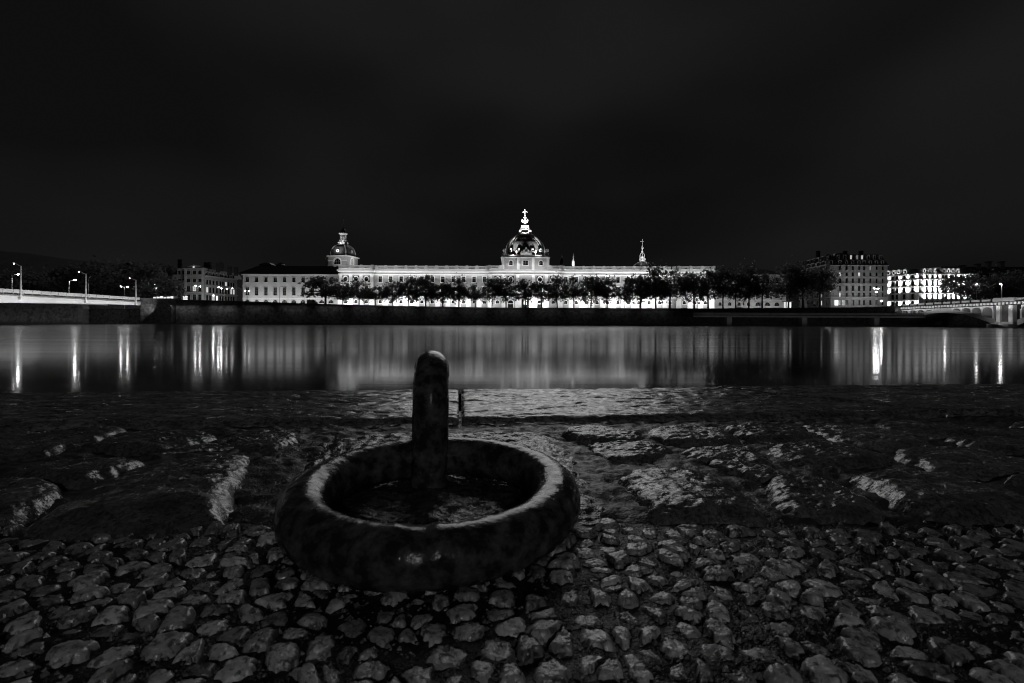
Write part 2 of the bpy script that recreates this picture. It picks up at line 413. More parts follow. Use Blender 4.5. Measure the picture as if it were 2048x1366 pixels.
# tall doorway under the dome
m = MB(); m.box(-3.4, -2.2, -.6, -.02, 0, 8.3); m.box(2.2, 3.4, -.6, -.02, 0, 8.3); m.box(-3.9, 3.9, -.9, -.02, 8.3, 9.4); m.poly([(-3.9,9.4),(3.9,9.4),(0,11)], -.8, -.02)
dr = link('doorway', m.mesh('doorway'), M['trim_stone'], pal, (lx(1050), -PV-1, 0))
MB().box(-2.2, 2.2, -.25, -.03, 0, 8.3).build('door_leaf', M['dark_glass'], dr)
MB().box(-.9, .9, -.35, -.26, 4.6, 7.4).build('door_light', M['lit_glass'], dr)
for px in (1021, 1079):
    m = MB(); m.poly([(1.5*math.cos(math.pi*k/10), 5.6+1.5*math.sin(math.pi*k/10)) for k in range(11)] + [(-1.5,0),(1.5,0)], -.30, -.03)
    m2 = MB().box(-2.1,-1.55,-.6,-.02,0,5.6).box(1.55,2.1,-.6,-.02,0,5.6)
    for k in range(10):
        a, b = math.pi*k/10, math.pi*(k+1)/10
        m2.poly([(r*math.cos(t), 5.6+r*math.sin(t)) for r, t in ((1.55,a),(2.1,a),(2.1,b),(1.55,b))], -.6, -.02)
    q = link('side_door', m2.mesh('side_door'), M['trim_stone'], pal, (lx(px), -PV-1, 0)); m.build('door_leaf', M['dark_glass'], q)
# balustrade: one panel per bay, posts between
bw = S * .2968
def bal_panel(wd):
    def f():
        m = MB(); z0, z1 = lz(540.9), lz(532.8)
        m.box(-wd/2, wd/2, -.35, .35, z0, z0+.75); m.box(-wd/2, wd/2, -.4, .4, z1-.75, z1)
        n = 7
        for k in range(n):
            c = -wd/2*.72 + wd*.72*k/(n-1); m.box(c-.17, c+.17, -.2, .2, z0+.75, z1-.75)
        for sg in (-1, 1): m.box(min(sg*wd*.5, sg*wd*.40), max(sg*wd*.5, sg*wd*.40), -.34, .34, z0+.76, z1-.76)
        return m.mesh('balustrade_panel')
    return cached(('bal', wd), f)
post = cached('bpost', lambda: MB().box(-.7, .7, -.55, .55, lz(540.95), lz(532)).mesh('balustrade_post'))
def bal_run(pa, pb, n, y):
    wd = (lx(pb) - lx(pa)) / n - 1.45
    for k in range(n):
        c = lx(pa) + (k + .5) * (lx(pb) - lx(pa)) / n
        link('balustrade_panel', bal_panel(round(wd, 3)), M['trim_stone'], pal, (c, y-1, 0))
    for k in range(n + 1): link('balustrade_post', post, M['trim_stone'], pal, (lx(pa) + k*(lx(pb)-lx(pa))/n, y-1, 0))
bal_run(683, 747, 3, -PV); bal_run(752, 974, 11, 0); bal_run(979, 1001, 1, -PV-1); bal_run(1099, 1121, 1, -PV-1); bal_run(1126, 1348, 11, 0); bal_run(1354, 1423, 3, -PV)
MB().box(lx(681), lx(1425), 1.2, 22, lz(541)-.6, lz(541)-.1).build('roof', M['lead'], pal)
# drum
ZD0, ZD1 = lz(540.5), lz(517)
hw = 13.6; yf = -PV - .6
rects = [(lx(px)-w/2, lx(px)+w/2, lz(531.5), lz(522)) for px, w in ((1021.5,2.1),(1050.5,2.9),(1081,2.1))]
m = MB(); wall_open(m, -hw, hw, ZD0, ZD1, rects, .8, yf)
for sg in (-1, 1): m.add([(sg*hw,yf,ZD0),(sg*hw,yf+27,ZD0),(sg*hw,yf+27,ZD1),(sg*hw,yf,ZD1)], [(0,1,2,3) if sg > 0 else (0,3,2,1)])
m.add([(-hw,yf+27,ZD0),(hw,yf+27,ZD0),(hw,yf+27,ZD1),(-hw,yf+27,ZD1)], [(3,2,1,0)])
drum = m.build('drum', M['pale_stone'], pal)
for (a, b, c, d), st in zip(rects, ('arch','flat','arch')): make_window(pal, (a+b)/2, c, round(b-a,2), d-c, yf, .8, style=st, surround=.4)
for px in (1005.5, 1036, 1065.5, 1095): MB().box(lx(px)-.8, lx(px)+.8, yf-.5, yf-.02, ZD0, ZD1).build('pilaster', M['trim_stone'], pal)
m = MB(); m.box(-hw-.9, hw+.9, yf-.9, yf+27.9, ZD1+.02, lz(515.4)); m.box(-hw-.4, hw+.4, yf-.4, yf+27.4, lz(515.35), lz(511)); m.build('drum_cornice', M['trim_stone'], pal)
# light strips on the cornice, washing the balustrade
for pa, pb, yy_, nn_ in ((683,747,-PV,1),(752,974,0,3),(979,1001,-PV-1,1),(1099,1121,-PV-1,1),(1126,1348,0,3),(1354,1423,-PV,1)):
    for k in range(nn_):
        a_, b_ = hx(pa+(pb-pa)*k/nn_), hx(pa+(pb-pa)*(k+1)/nn_); c_ = (a_+b_)/2
        flood('balustrade_light', (c_, D_H+yy_-1.85, Z_ST+lz(540.6)), (c_, D_H+yy_-1.2, Z_ST+lz(535.5)), abs(b_-a_), .12, 3.6*abs(b_-a_), 160)
# square-plan dome with corner ribs
yc = yf + 13.5
dome_prof = [(11.3, lz(511)), (11.5, lz(505)), (11.4, lz(499)), (10.9, lz(493)), (10.1, lz(487)), (8.9, lz(481)), (7.3, lz(475)), (5.6, lz(470)), (4.2, lz(466.5))]
def smooth_prof(p, n=4):
    out = []
    for i in range(len(p)-1):
        for k in range(n):
            t = k/n; a, b = p[i], p[i+1]
            pa = p[max(i-1,0)]; pb = p[min(i+2,len(p)-1)]
            q = []
            for j in (0,1):
                q.append(.5*((2*a[j]) + (b[j]-pa[j])*t + (2*pa[j]-5*a[j]+4*b[j]-pb[j])*t*t + (3*a[j]-pa[j]-3*b[j]+pb[j])*t**3))
            out.append(tuple(q))
    return out + [p[-1]]
dp = smooth_prof(dome_prof)
dome = MB().lathe(dp, 64, (0, yc, 0), sq=12).build('dome', M['dome_slate'], pal, smooth=True)
for sx in (-1, 1):
    for sy in (-1, 1):
        k = 2 ** (-1/12)
        pts = [(sx*r*k, yc + sy*r*k, z) for r, z in dp]
        MB().tube(pts, [.95]*len(pts), 8).build('rib', M['lead'], dome, smooth=True)
        pts = [(sx*(r*k-1.9), yc + sy*(r*k+.42), z) for r, z in dp if r > 5.5]
        MB().tube(pts, .22, 6).build('rib_moulding', M['lead'], dome, smooth=True)
for px in (1021, 1036.5, 1065, 1081):
    m = MB()
    for k in range(12):
        a, b = 2*math.pi*k/12, 2*math.pi*(k+1)/12
        m.poly([(r*math.cos(t), r*1.2*math.sin(t)) for r, t in ((.42,a),(.95,a),(.95,b),(.42,b))], -1.2, .6)
    q = link('oculus', m.mesh('oculus'), M['trim_stone'], dome, (lx(px), yc-11.5*2**0+.2, lz(501.5)))
    MB().ball((0,-.1,0), .46, 8, 5, sy=.3).build('pane', M['dark_glass'], q)
# cartouche, urns
m = MB(); ZA = lz(511)
pts = [(-3.3,0),(3.3,0),(3.3,1.3),(2.7,2.4),(2.0,2.2),(1.5,3.2),(.7,3.5),(.35,4.4),(-.35,4.4),(-.7,3.5),(-1.5,3.2),(-2.0,2.2),(-2.7,2.4),(-3.3,1.3)]
m.poly(pts, -.5, .3); m.ball((0,-.5,1.7), .9, 10, 6, sy=.5)
for sg in (-1,1): m.ball((sg*2.2,-.4,1.0), .7, 8, 5, sy=.5); m.ball((sg*1.2,-.4,2.7), .45, 8, 5, sy=.5)
m.build('cartouche', M['trim_stone'], pal, loc=(lx(1051.5), yf-.1, ZA))
urn = cached('urn', lambda: MB().lathe([(.55,0),(.55,.35),(.25,.6),(.3,.8),(.75,1.5),(.8,1.9),(.45,2.2),(.3,2.4),(.45,2.7),(.1,3.1)], 10).mesh('urn', True))
big = cached('finial', lambda: MB().box(-1.0,1.0,-1.0,1.0,0,1.1).lathe([(.7,1.1),(.4,1.5),(1.0,2.3),(1.1,2.7),(.6,2.9),(.9,3.3),(.8,3.6),(.1,3.8)], 10).mesh('finial', True))
for px in (1032.5, 1070.3): link('urn', urn, M['trim_stone'], pal, (lx(px), yf+.2, ZA))
for px in (1008.5, 1093.5): link('finial', big, M['trim_stone'], pal, (lx(px), yf+.8, ZA))
# lantern stage
m = MB(); m.box(-4.4,4.4,yc-4.4,yc+4.4,lz(466.6),lz(465)); m.box(-4.0,4.0,yc-4.0,yc+4.0,lz(465),lz(463.3)); m.box(-4.3,4.3,yc-4.3,yc+4.3,lz(463.3),lz(461.3)); m.build('lantern_base', M['trim_stone'], pal)
m = MB(); m.box(-2.6,2.6,yc-2.6,yc+2.6,lz(461.3),lz(453.4))
for sx in (-1,1):
    for sy in (-1,1): m.ball((sx*2.9,yc+sy*2.9,lz(458.3)), 1.05, 8, 6, sz=1.3); m.ball((sx*2.3,yc+sy*2.3,lz(454.6)), .7, 8, 6)
m.box(-1.9,1.9,yc-1.9,yc+1.9,lz(453.4),lz(447.5)); m.box(-2.3,2.3,yc-2.3,yc+2.3,lz(447.5),lz(445.2))
for sx in (-1,1): m.ball((sx*2.2,yc-1.6,lz(450.5)), .6, 8, 6)
m.build('lantern', M['trim_stone'], pal)
m = MB(); m.lathe([(1.0,lz(445.2)),(1.15,lz(443.8)),(.8,lz(443)),(1.25,lz(440)),(1.1,lz(436)),(.9,lz(432)),(.7,lz(429.5)),(.95,lz(427.5)),(.9,lz(426)),(.3,lz(424.6))], 12, (0,yc,0))
for sg in (-1,1):
    m.ball((sg*1.35,yc-.3,lz(435)), .75, 8, 6, sz=1.1); m.ball((sg*1.55,yc-.3,lz(431.6)), .42, 8, 6); m.tube([(sg*1.0,yc-.2,lz(438)),(sg*1.6,yc-.3,lz(435.5)),(sg*1.9,yc-.2,lz(433))], .32, 6)
    m.ball((sg*.3,yc-1.0,lz(434)), .65, 8, 6, sz=1.2); m.ball((sg*.3,yc-1.05,lz(430.8)), .4, 8, 6)
m.build('sculpture', M['trim_stone'], pal, smooth=True)
def cross(mb, c, h, wd, t, knob):
    x, y, z = c
    mb.box(x-t, x+t, y-t, y+t, z, z+h); zz = z+h*.62; mb.box(x-wd/2, x+wd/2, y-t*.8, y+t*.8, zz-t, zz+t)
    for q in ((x-wd/2,y,zz),(x+wd/2,y,zz),(x,y,z+h),(x,y,z+.1)): mb.ball(q, knob, 8, 5)
m = MB(); cross(m, (0,yc,lz(424.6)), lz(410)-lz(424.6), 2.5, .16, .38); m.ball((0,yc,lz(415.5)), .5, 8, 6); m.build('cross', M['trim_stone'], pal)
# floodlights along the palace: at the kerb, on the cornice, round the dome
PRNG = random.Random(12)
def plight(px0, px1, yoff, n, powr):
    for k in range(n):
        a = hx(px0 + (px1-px0)*k/n); b = hx(px0 + (px1-px0)*(k+1)/n); c = (a+b)/2
        nn = max(int(round(abs(b-a)/7.2)), 1)
        for j in range(nn):
            cj = a + (b-a)*(j+.5)/nn + PRNG.uniform(-1.2, 1.2); w_ = powr*1.0*abs(b-a)/nn*PRNG.choice((.35,.6,.9,1.2,1.7))
            flood('floodlight', (cj, D_H+yoff-7.5, Z_ST+.4), (cj, D_H+yoff, Z_ST+12), 1.0, .5, w_, 110)
        flood('cornice_light', (c, D_H+yoff-3.4, Z_ST+lz(556)), (c, D_H+yoff-.4, Z_ST+lz(541)), abs(b-a)*.9, .25, powr*.20*abs(b-a), 150)
plight(681, 748, -PV, 2, 118); plight(749, 977, 0, 4, 118); plight(978, 1122, -PV-1, 3, 118); plight(1123, 1351, 0, 4, 118); plight(1352, 1425, -PV, 2, 118)
zt0 = Z_ST + lz(539)
for sg in (-1, 1):
    flood('dome_light', (OX+sg*6.5, D_H+yf-4.2, Z_ST+lz(541)), (OX+sg*6.5, D_H+yf-.2, Z_ST+lz(527)), 12.5, .2, 400, 130)
    flood('dome_light', (OX+sg*27, D_H+3.5, Z_ST+lz(535)), (OX+sg*3, D_H+yc-3, Z_ST+lz(490)), 3, 3, 1500, 60)
    flood('lantern_light', (OX+sg*20, D_H-32, Z_ST+1), (OX, D_H+yc, Z_ST+lz(434)), 1.0, 1.0, 1300, 9)

# ---------------------------------------------------------------- wings and towers behind
def hip_roof(mb, x0, x1, y0, y1, z0, z1, inx, iny):
    mb.add([(x0,y0,z0),(x1,y0,z0),(x1,y1,z0),(x0,y1,z0),(x0+inx,y0+iny,z1),(x1-inx,y0+iny,z1),(x1-inx,y1-iny,z1),(x0+inx,y1-iny,z1)], [(0,3,2,1),(4,5,6,7),(0,1,5,4),(1,2,6,5),(2,3,7,6),(3,0,4,7)])
D_L = 300.0
a0 = P(640, 0, D_L).x
lwg = thing('palace_wing', 'three-storey wing with dark hipped roof left of the floodlit palace', 'building', (P(578,0,D_L).x, D_L, Z_ST))
ox = lwg.location.x
def wx(px): return hx(px, D_L) - ox
def wz(py): return HC + (HY - 1.5 - py)/F*D_L - Z_ST
wc = [494.3 + 18.62*k for k in range(11)]
rects = []
for px in wc:
    rects += [(wx(px)-1.05, wx(px)+1.05, wz(564.5), wz(554.7)), (wx(px)-1.1, wx(px)+1.1, wz(591), wz(574.6)), (wx(px)-1.6, wx(px)+1.6, wz(606.5), wz(600))]
m = MB(); xa, xb = wx(484), wx(690); wall_open(m, xa, xb, 0, wz(548.5), rects, .5)
ca = wx(474.5)
m.add([(ca,6,0),(xa,0,0),(xa,0,wz(548.5)),(ca,6,wz(548.5))], [(0,1,2,3)])
m.add([(ca,6,0),(ca,30,0),(ca,30,wz(548.5)),(ca,6,wz(548.5))], [(3,2,1,0)])
m.build('wall', M['grey_stone'], lwg)
for px in wc:
    make_window(lwg, wx(px), wz(564.5), 2.1, round(wz(554.7)-wz(564.5),3), 0, .5, trim='grey_stone', surround=.3, cols=2, rows=3)
    make_window(lwg, wx(px), wz(591), 2.2, round(wz(574.6)-wz(591),3), 0, .5, trim='grey_stone', surround=.3, cols=2, rows=5)
    make_window(lwg, wx(px), wz(606.5), 3.2, round(wz(600)-wz(606.5),3), 0, .5, trim='grey_stone', surround=.3, style='arch', cols=3, rows=2)
m = MB(); m.box(xa, xb, -.6, -.01, wz(550.8), wz(548.5)); m.box(xa, xb, -.2, -.01, wz(597.2), wz(596)); m.build('cornice', M['trim_stone'], lwg)
for px in (484.5,):
    MB().box(wx(px)-.25, wx(px)+.25, -.3, -.02, 0, wz(551)).build('drainpipe', M['dark_metal'], lwg)
m = MB(); hip_roof(m, ca-.5, xb+2, -1, 30, wz(548.4), wz(529), 9, 9); rf = m.build('roof', M['slate'], lwg)
MB().box(wx(500), xb-1, 6.2, 6.6, wz(536.2), wz(535)).build('snow_guard', M['lead'], rf)
for k in range(7):
    px = 536 + 18.8*k; y = 2.6; MB().hexa([(wx(px)-.9,y,wz(543.5)),(wx(px)+.5,y,wz(543.5)),(wx(px)+1.1,y+1.2,wz(540.8)),(wx(px)-.3,y+1.2,wz(540.8))], [(wx(px)-.9,y-.25,wz(543)),(wx(px)+.5,y-.25,wz(543)),(wx(px)+1.1,y+.9,wz(540.2)),(wx(px)-.3,y+.9,wz(540.2))]).build('skylight', M['lead'], rf)
for px0, px1, pt in ((500, 524, 521.5), (535, 545, 521)):
    m = MB(); m.box(wx(px0), wx(px1), 11, 16, wz(530), wz(pt+4)); m.poly([(wx(px0)-.5,wz(pt+4)),(wx(px1)+.5,wz(pt+4)),(wx(px1)-1.2,wz(pt)),(wx(px0)+3,wz(pt))], 10.6, 16.4); m.build('roof_turret', M['slate'], rf)
for k in range(4):
    a, b = 484+50*k, 484+50*(k+1); c = (hx(a,D_L)+hx(b,D_L))/2
    flood('floodlight', (c, D_L-9, Z_ST+.5), (c, D_L, Z_ST+14), 13, .5, 1150, 150)

D_R = 295.0
for k in range(14):
    px_ = 372 + 72*k; q_ = P(px_, 612, D_W)
    flood('wall_fill', (q_.x, D_W-2.2, q_.z+.3), (q_.x, D_W, q_.z-5), 12, .2, 26 if k > 1 else 60, 150)  # unseen area lights added under the parapet to lift the dark river wall
rwg = thing('palace_annex', 'plainer stone wing with arched windows right of the floodlit palace', 'building', (hx(1505,D_R), D_R, Z_ST))
ox2 = rwg.location.x
def rx(px): return hx(px, D_R) - ox2
def rz_(py): return HC + (HY + 1.6 - py)/F*D_R - Z_ST
rc = [1440, 1459.5, 1478, 1497, 1516, 1535, 1554]
rects = []
for i, px in enumerate(rc):
    aw = 1.0 if i < 4 else 1.6
    rects += [(rx(px)-1.05, rx(px)+1.05, rz_(566), rz_(556)), (rx(px)-1.1, rx(px)+1.1, rz_(596), rz_(578)), (rx(px)-aw, rx(px)+aw, rz_(611.5), rz_(604.5))]
m = MB(); wall_open(m, rx(1424), rx(1572), 0, rz_(549), rects, .5)
m.add([(rx(1572),0,0),(rx(1572),26,0),(rx(1572),26,rz_(549)),(rx(1572),0,rz_(549))], [(0,1,2,3)]); m.build('wall', M['grey_stone'], rwg)
for i, px in enumerate(rc):
    make_window(rwg, rx(px), rz_(566), 2.1, round(rz_(556)-rz_(566),3), 0, .5, trim='grey_stone', surround=.3)
    make_window(rwg, rx(px), rz_(596), 2.2, round(rz_(578)-rz_(596),3), 0, .5, trim='grey_stone', surround=.3, rows=5)
    make_window(rwg, rx(px), rz_(611.5), 2.0 if i < 4 else 3.2, round(rz_(604.5)-rz_(611.5),3), 0, .5, trim='grey_stone', surround=.25, style='arch', cols=2, rows=2)
m = MB(); m.box(rx(1424.5), rx(1572)+.5, -.6, -.01, rz_(551), rz_(549)); m.box(rx(1424.5), rx(1572), -.25, -.01, rz_(600.5), rz_(599)); m.build('cornice', M['trim_stone'], rwg)
m = MB(); hip_roof(m, rx(1420), rx(1573), -1, 26, rz_(548.9), rz_(536), 9, 9); m.build('roof', M['slate'], rwg)
for k in range(3):
    a, b = 1426+48*k, 1426+48*(k+1); c = (hx(a,D_R)+hx(b,D_R))/2
    flood('floodlight', (c, D_R-9, Z_ST+.5), (c, D_R, Z_ST+12), 12, .5, 400, 150)

# bell tower with small dome behind the left pavilion
D_T = 330.0
tw = thing('bell_tower', 'square tower with ribbed dome and thin spire behind the left pavilion', 'tower', (hx(686, D_T), D_T, Z_ST), math.radians(-14))
def tz(py): return HC + (HY - 1.2 - py)/F*D_T - Z_ST
HWT = 6.9
m = MB()
wall_open(m, -HWT, HWT, tz(560), tz(514.5), [(-2.5,2.5,tz(531),tz(519))], .8, -HWT)
for sg in (-1,1): m.add([(sg*HWT,-HWT,tz(560)),(sg*HWT,HWT,tz(560)),(sg*HWT,HWT,tz(514.5)),(sg*HWT,-HWT,tz(514.5))], [(0,1,2,3) if sg>0 else (3,2,1,0)])
m.add([(-HWT,HWT,tz(560)),(HWT,HWT,tz(560)),(HWT,HWT,tz(514.5)),(-HWT,HWT,tz(514.5))], [(3,2,1,0)])
m.build('wall', M['pale_stone'], tw)
make_window(tw, 0, tz(531), 5.0, tz(519)-tz(531), -HWT, .8, style='arch', surround=.9, cols=3, rows=2)
ow = make_window(tw, 0, 0, 3.0, 4.2, 0, .8, style='arch', surround=.7, cols=2, rows=2); ow.location = (HWT, 0, tz(530)); ow.rotation_euler = (0,0,math.pi/2)
m = MB(); m.box(-HWT-.9,HWT+.9,-HWT-.9,HWT+.9,tz(515.6),tz(513.2)); m.box(-HWT-.35,-2.7,-HWT-.35,-HWT,tz(524),tz(522.6)); m.box(2.7,HWT+.35,-HWT-.35,-HWT,tz(524),tz(522.6)); m.build('cornice', M['trim_stone'], tw)
tp = smooth_prof([(6.3,tz(513.2)),(6.3,tz(507)),(5.9,tz(501)),(5.0,tz(495.5)),(3.5,tz(491.5)),(2.2,tz(489.5))])
d2 = MB().lathe(tp, 40, (0,0,0), sq=6).build('dome', M['slate'], tw, smooth=True)
for sx in (-1,1):
    for sy in (-1,1): MB().tube([(sx*r*.89, sy*r*.89, z) for r, z in tp], .45, 8).build('rib', M['lead'], d2, smooth=True)
for (xx, yy, rr) in ((0,-6.35,0),(6.35,0,math.pi/2)):
    m = MB()
    for k in range(12):
        a, b = 2*math.pi*k/12, 2*math.pi*(k+1)/12; m.poly([(r*math.cos(t), r*math.sin(t)) for r, t in ((.6,a),(1.1,a),(1.1,b),(.6,b))], -.3, .8)
    link('oculus', m.mesh('oculus'), M['lead'], d2, (xx, yy, tz(504)), rr)
m = MB(); m.lathe([(3.0,tz(490)),(3.1,tz(488.5)),(2.4,tz(487.8)),(2.4,tz(482.5)),(2.6,tz(482)),(2.6,tz(480))], 16)
for k in range(8):
    a = 2*math.pi*k/8; m.ball((2.9*math.cos(a), 2.9*math.sin(a), tz(486)), .75, 8, 6)
    m.tube([(1.9*math.cos(a),1.9*math.sin(a),tz(480)),(1.9*math.cos(a),1.9*math.sin(a),tz(469))], .32, 6)
m.lathe([(2.2,tz(469.4)),(2.9,tz(468)),(2.9,tz(466.6)),(2.0,tz(466))], 16); m.build('lantern', M['trim_stone'], tw, smooth=False)
m = MB(); m.lathe([(2.1,tz(466)),(2.0,tz(463)),(1.4,tz(460)),(.5,tz(458)),(.35,tz(456)),(.6,tz(454)),(.25,tz(452)),(.1,tz(436))], 10); m.build('spire', M['slate'], tw)
m = MB(); m.box(-11.5,-7.6,-3,1,tz(560),tz(521)); m.box(-11.8,-7.3,-3.3,1.3,tz(521),tz(516)); m.poly([(-11.8,tz(516)),(-7.3,tz(516)),(-9.5,tz(512.8))], -3.3, 1.3); m.build('stair_turret', M['grey_stone'], tw)
tl = tw.location
flood('tower_light', (tl.x+4, D_T-22, Z_ST+tz(540)), (tl.x, D_T-5, Z_ST+tz(512)), 4, 1, 1100, 100)
flood('tower_light', (tl.x+16, D_T-6, Z_ST+tz(540)), (tl.x+4, D_T, Z_ST+tz(500)), 3, 1, 500, 100)
flood('tower_light', (tl.x-2, D_T-12, Z_ST+tz(514)), (tl.x, D_T, Z_ST+tz(474)), 2, 1, 420, 70)

st = thing('chapel_steeple', 'openwork lantern and cross on a small ribbed dome right of great dome', 'steeple', (hx(1284, D_T), D_T, Z_ST))
def sz_(py): return HC + (HY + .9 - py)/F*D_T - Z_ST
MB().lathe([(6.6,0),(6.6,sz_(536)),(6.9,sz_(536)),(6.9,sz_(534.5))], 20).build('drum', M['pale_stone'], st)
sp = smooth_prof([(6.4,sz_(534.5)),(5.9,sz_(531)),(4.6,sz_(527.5)),(2.8,sz_(525)),(1.6,sz_(523))])
d3 = MB().lathe(sp, 24).build('dome', M['slate'], st, smooth=True)
for k in range(8):
    a = 2*math.pi*(k+.5)/8; MB().tube([(r*math.cos(a), r*math.sin(a), z) for r, z in sp], .18, 6).build('rib', M['lead'], d3)
m = MB(); m.lathe([(2.0,sz_(523)),(2.2,sz_(520.5)),(1.5,sz_(520)),(1.3,sz_(515)),(1.6,sz_(514.4)),(1.6,sz_(513.6)),(.6,sz_(513))], 14)
for k in range(6):
    a = 2*math.pi*(k+.25)/6; m.ball((2.0*math.cos(a),2.0*math.sin(a),sz_(518.5)), .55, 6, 5)
    m.tube([(1.75*math.cos(a),1.75*math.sin(a),sz_(515)),(1.7*math.cos(a),1.7*math.sin(a),sz_(510)),(.9*math.cos(a),.9*math.sin(a),sz_(506.5)),(.4*math.cos(a),.4*math.sin(a),sz_(504.5))], .2, 6)
m.lathe([(.7,sz_(505)),(.7,sz_(503)),(.35,sz_(501)),(.35,sz_(497.5)),(1.0,sz_(496.5)),(1.0,sz_(495.5)),(.4,sz_(494)),(.5,sz_(492)),(.15,sz_(490))], 10); m.build('lantern', M['trim_stone'], st, smooth=True)
m = MB(); cross(m, (0,0,sz_(490.5)), sz_(478.5)-sz_(490.5), 2.3, .15, .3); m.build('cross', M['trim_stone'], st)
flood('steeple_light', (hx(1284,D_T)-3, D_T-14, Z_ST+sz_(530)), (hx(1284,D_T), D_T, Z_ST+sz_(500)), 2, 1, 800, 90)
for px, pt, lab, bright in ((1123, 508, 'small dark church turret with pale statue, seen just right of the great dome', False), (1146, 507, 'thin church spire with pale base, right of the small dark turret', True)):
    D_S = 420.0
    o = thing('church_turret' if not bright else 'church_spire', lab, 'turret' if not bright else 'spire', (hx(px, D_S), D_S, Z_ST))
    def z_(py): return HC + (HY + .4 - py)/F*D_S - Z_ST
    mt = M['slate'] if not bright else M['grey_stone']
    MB().lathe([(1.6,0),(1.6,z_(522)),(1.9,z_(521.5)),(1.5,z_(519)),(.9,z_(517)),(.7,z_(516))] if not bright else [(1.2,0),(1.2,z_(528)),(1.3,z_(523)),(.9,z_(522)),(.35,z_(518)),(.08,z_(pt))], 8).build('tower_body', mt, o)
    if not bright: MB().lathe([(.5,z_(516)),(.55,z_(514)),(.35,z_(512.5)),(.3,z_(511.5)),(.05,z_(509.5))], 8).build('statue', M['grey_stone'], o)
    else: flood('spire_light', (hx(px,D_S), D_S-8, Z_ST+z_(536)), (hx(px,D_S), D_S, Z_ST+z_(525)), 1, 1, 700, 90)

# ---------------------------------------------------------------- left: pedimented mansard building
D_P = 322.0
def pxz(px, py, d): q = P(px, py, d); return q
pb = thing('pedimented_building', 'dim grey building with pedimented front and rounded dormers left of palace wing', 'building', (P(390,0,D_P).x, D_P, Z_ST))
def bx(px): return P(px, 600, D_P).x - pb.location.x
def bz(py): return P(390, py, D_P).z - Z_ST
# central pedimented block, projecting
cols = [378.5, 390.5, 401.5]
rows = [(549,541.5),(565,557.5),(583,572.5),(603,589)]
def face_windows(parent, cols_x, rows_z, y, w, depth, trim, lit=(), cols=2, rws=3, shop=()):
    for j, (z0, z1) in enumerate(rows_z):
        for i, c in enumerate(cols_x):
            pane = 'lit_glass' if (i, j) in lit else ('lit_shop' if (i, j) in shop else 'dark_glass')
            make_window(parent, c, z0, w, round(z1-z0, 3), y, depth, trim=trim, pane=pane, cols=cols, rows=rws, surround=.22)
cx = [bx(c) for c in cols]; rz = [(bz(a), bz(b)) for a, b in rows]
rects = [(c-1.2, c+1.2, z0, z1) for c in cx for z0, z1 in rz]
m = MB(); xa, xb = bx(371), bx(409); wall_open(m, xa, xb, 0, bz(537), rects, .5, -1.0)
for xx, s in ((xa,-1),(xb,1)): m.add([(xx,-1,0),(xx,10,0),(xx,10,bz(537)),(xx,-1,bz(537))], [(0,1,2,3) if s>0 else (3,2,1,0)])
m.build('front_wall', M['render_wall'], pb)
face_windows(pb, cx, rz, -1.0, 2.4, .5, 'render_trim', lit={(1,2)})
m = MB(); m.poly([(xa-.6,bz(537)),(xb+.6,bz(537)),((xa+xb)/2,bz(529.5))], -1.4, 6); pd = m.build('pediment', M['render_wall'], pb)
m = MB(); m.box(xa-.7,xb+.7,-1.8,-1.01,bz(538),bz(536.6)); m.box(xa,xb,-1.4,-1.01,bz(552.5),bz(551)); m.box(xa-.1,xb+.1,-1.9,-1.01,bz(585.5),bz(584)); m.build('cornice', M['render_trim'], pb)
MB().ball(((xa+xb)/2,-1.5,bz(534.3)), .7, 10, 6, sy=.4).build('round_window', M['lit_glass'], pd)
for xx in (xa+.6, xb-.6): MB().box(xx-.6, xx+.6, -1.35, -1.01, 0, bz(538)).build('pilaster', M['render_trim'], pb)
# left stub and roof
cols_l = [357.5, 365.8]
cxl = [bx(c) for c in cols_l]; rzl = [(bz(a), bz(b)) for a, b in rows[1:]]
m = MB(); wall_open(m, bx(344), bx(371), 0, bz(549), [(c-1.1,c+1.1,z0,z1) for c in cxl for z0,z1 in rzl], .5, .6); m.build('side_wall', M['render_wall'], pb)
face_windows(pb, cxl, rzl, .6, 2.2, .5, 'render_trim')
for c in cxl: dormer(pb, c, .4, bz(548), 2.6, bz(540)-bz(548), round_top=True)
m = MB(); m.add([(bx(344),.7,bz(549)),(bx(412),.7,bz(549)),(bx(410),5,bz(534)),(bx(346),5,bz(534)),(bx(405),14,bz(527)),(bx(352),14,bz(529))], [(0,1,2,3),(3,2,4,5)]); m.build('roof', M['slate'], pb)
# long side receding to the right
A = P(409.5, 600, D_P); B = P(475, 600, D_P + 30)
ang = math.atan2(B.y-A.y, B.x-A.x); L = (B-A).xy.length
sd = link('side_facade', None, None, pb, (A.x-pb.location.x, A.y-D_P, 0), ang)
def along(px):      # distance along the receding facade at a photo column
    lo, hi = 0.0, L*1.5
    for _ in range(40):
        mid = (lo+hi)/2; X = A.x+math.cos(ang)*mid; Y = A.y+math.sin(ang)*mid
        if X/Y*F+1024 < px: lo = mid
        else: hi = mid
    return lo
cs = [along(q) for q in (414.5,420.3,427,434,440.8,446,452,457.5,462.5,467.5)]
rzs = [(bz(a), bz(b)) for a, b in ((568,559.5),(584.5,574),(603,590))]
wd = 1.7
m = MB(); wall_open(m, 0, along(474), 0, bz(551), [(c-wd/2,c+wd/2,z0,z1) for c in cs for z0,z1 in rzs], .4); wl_ = m.build('wall', M['render_wall'], sd)
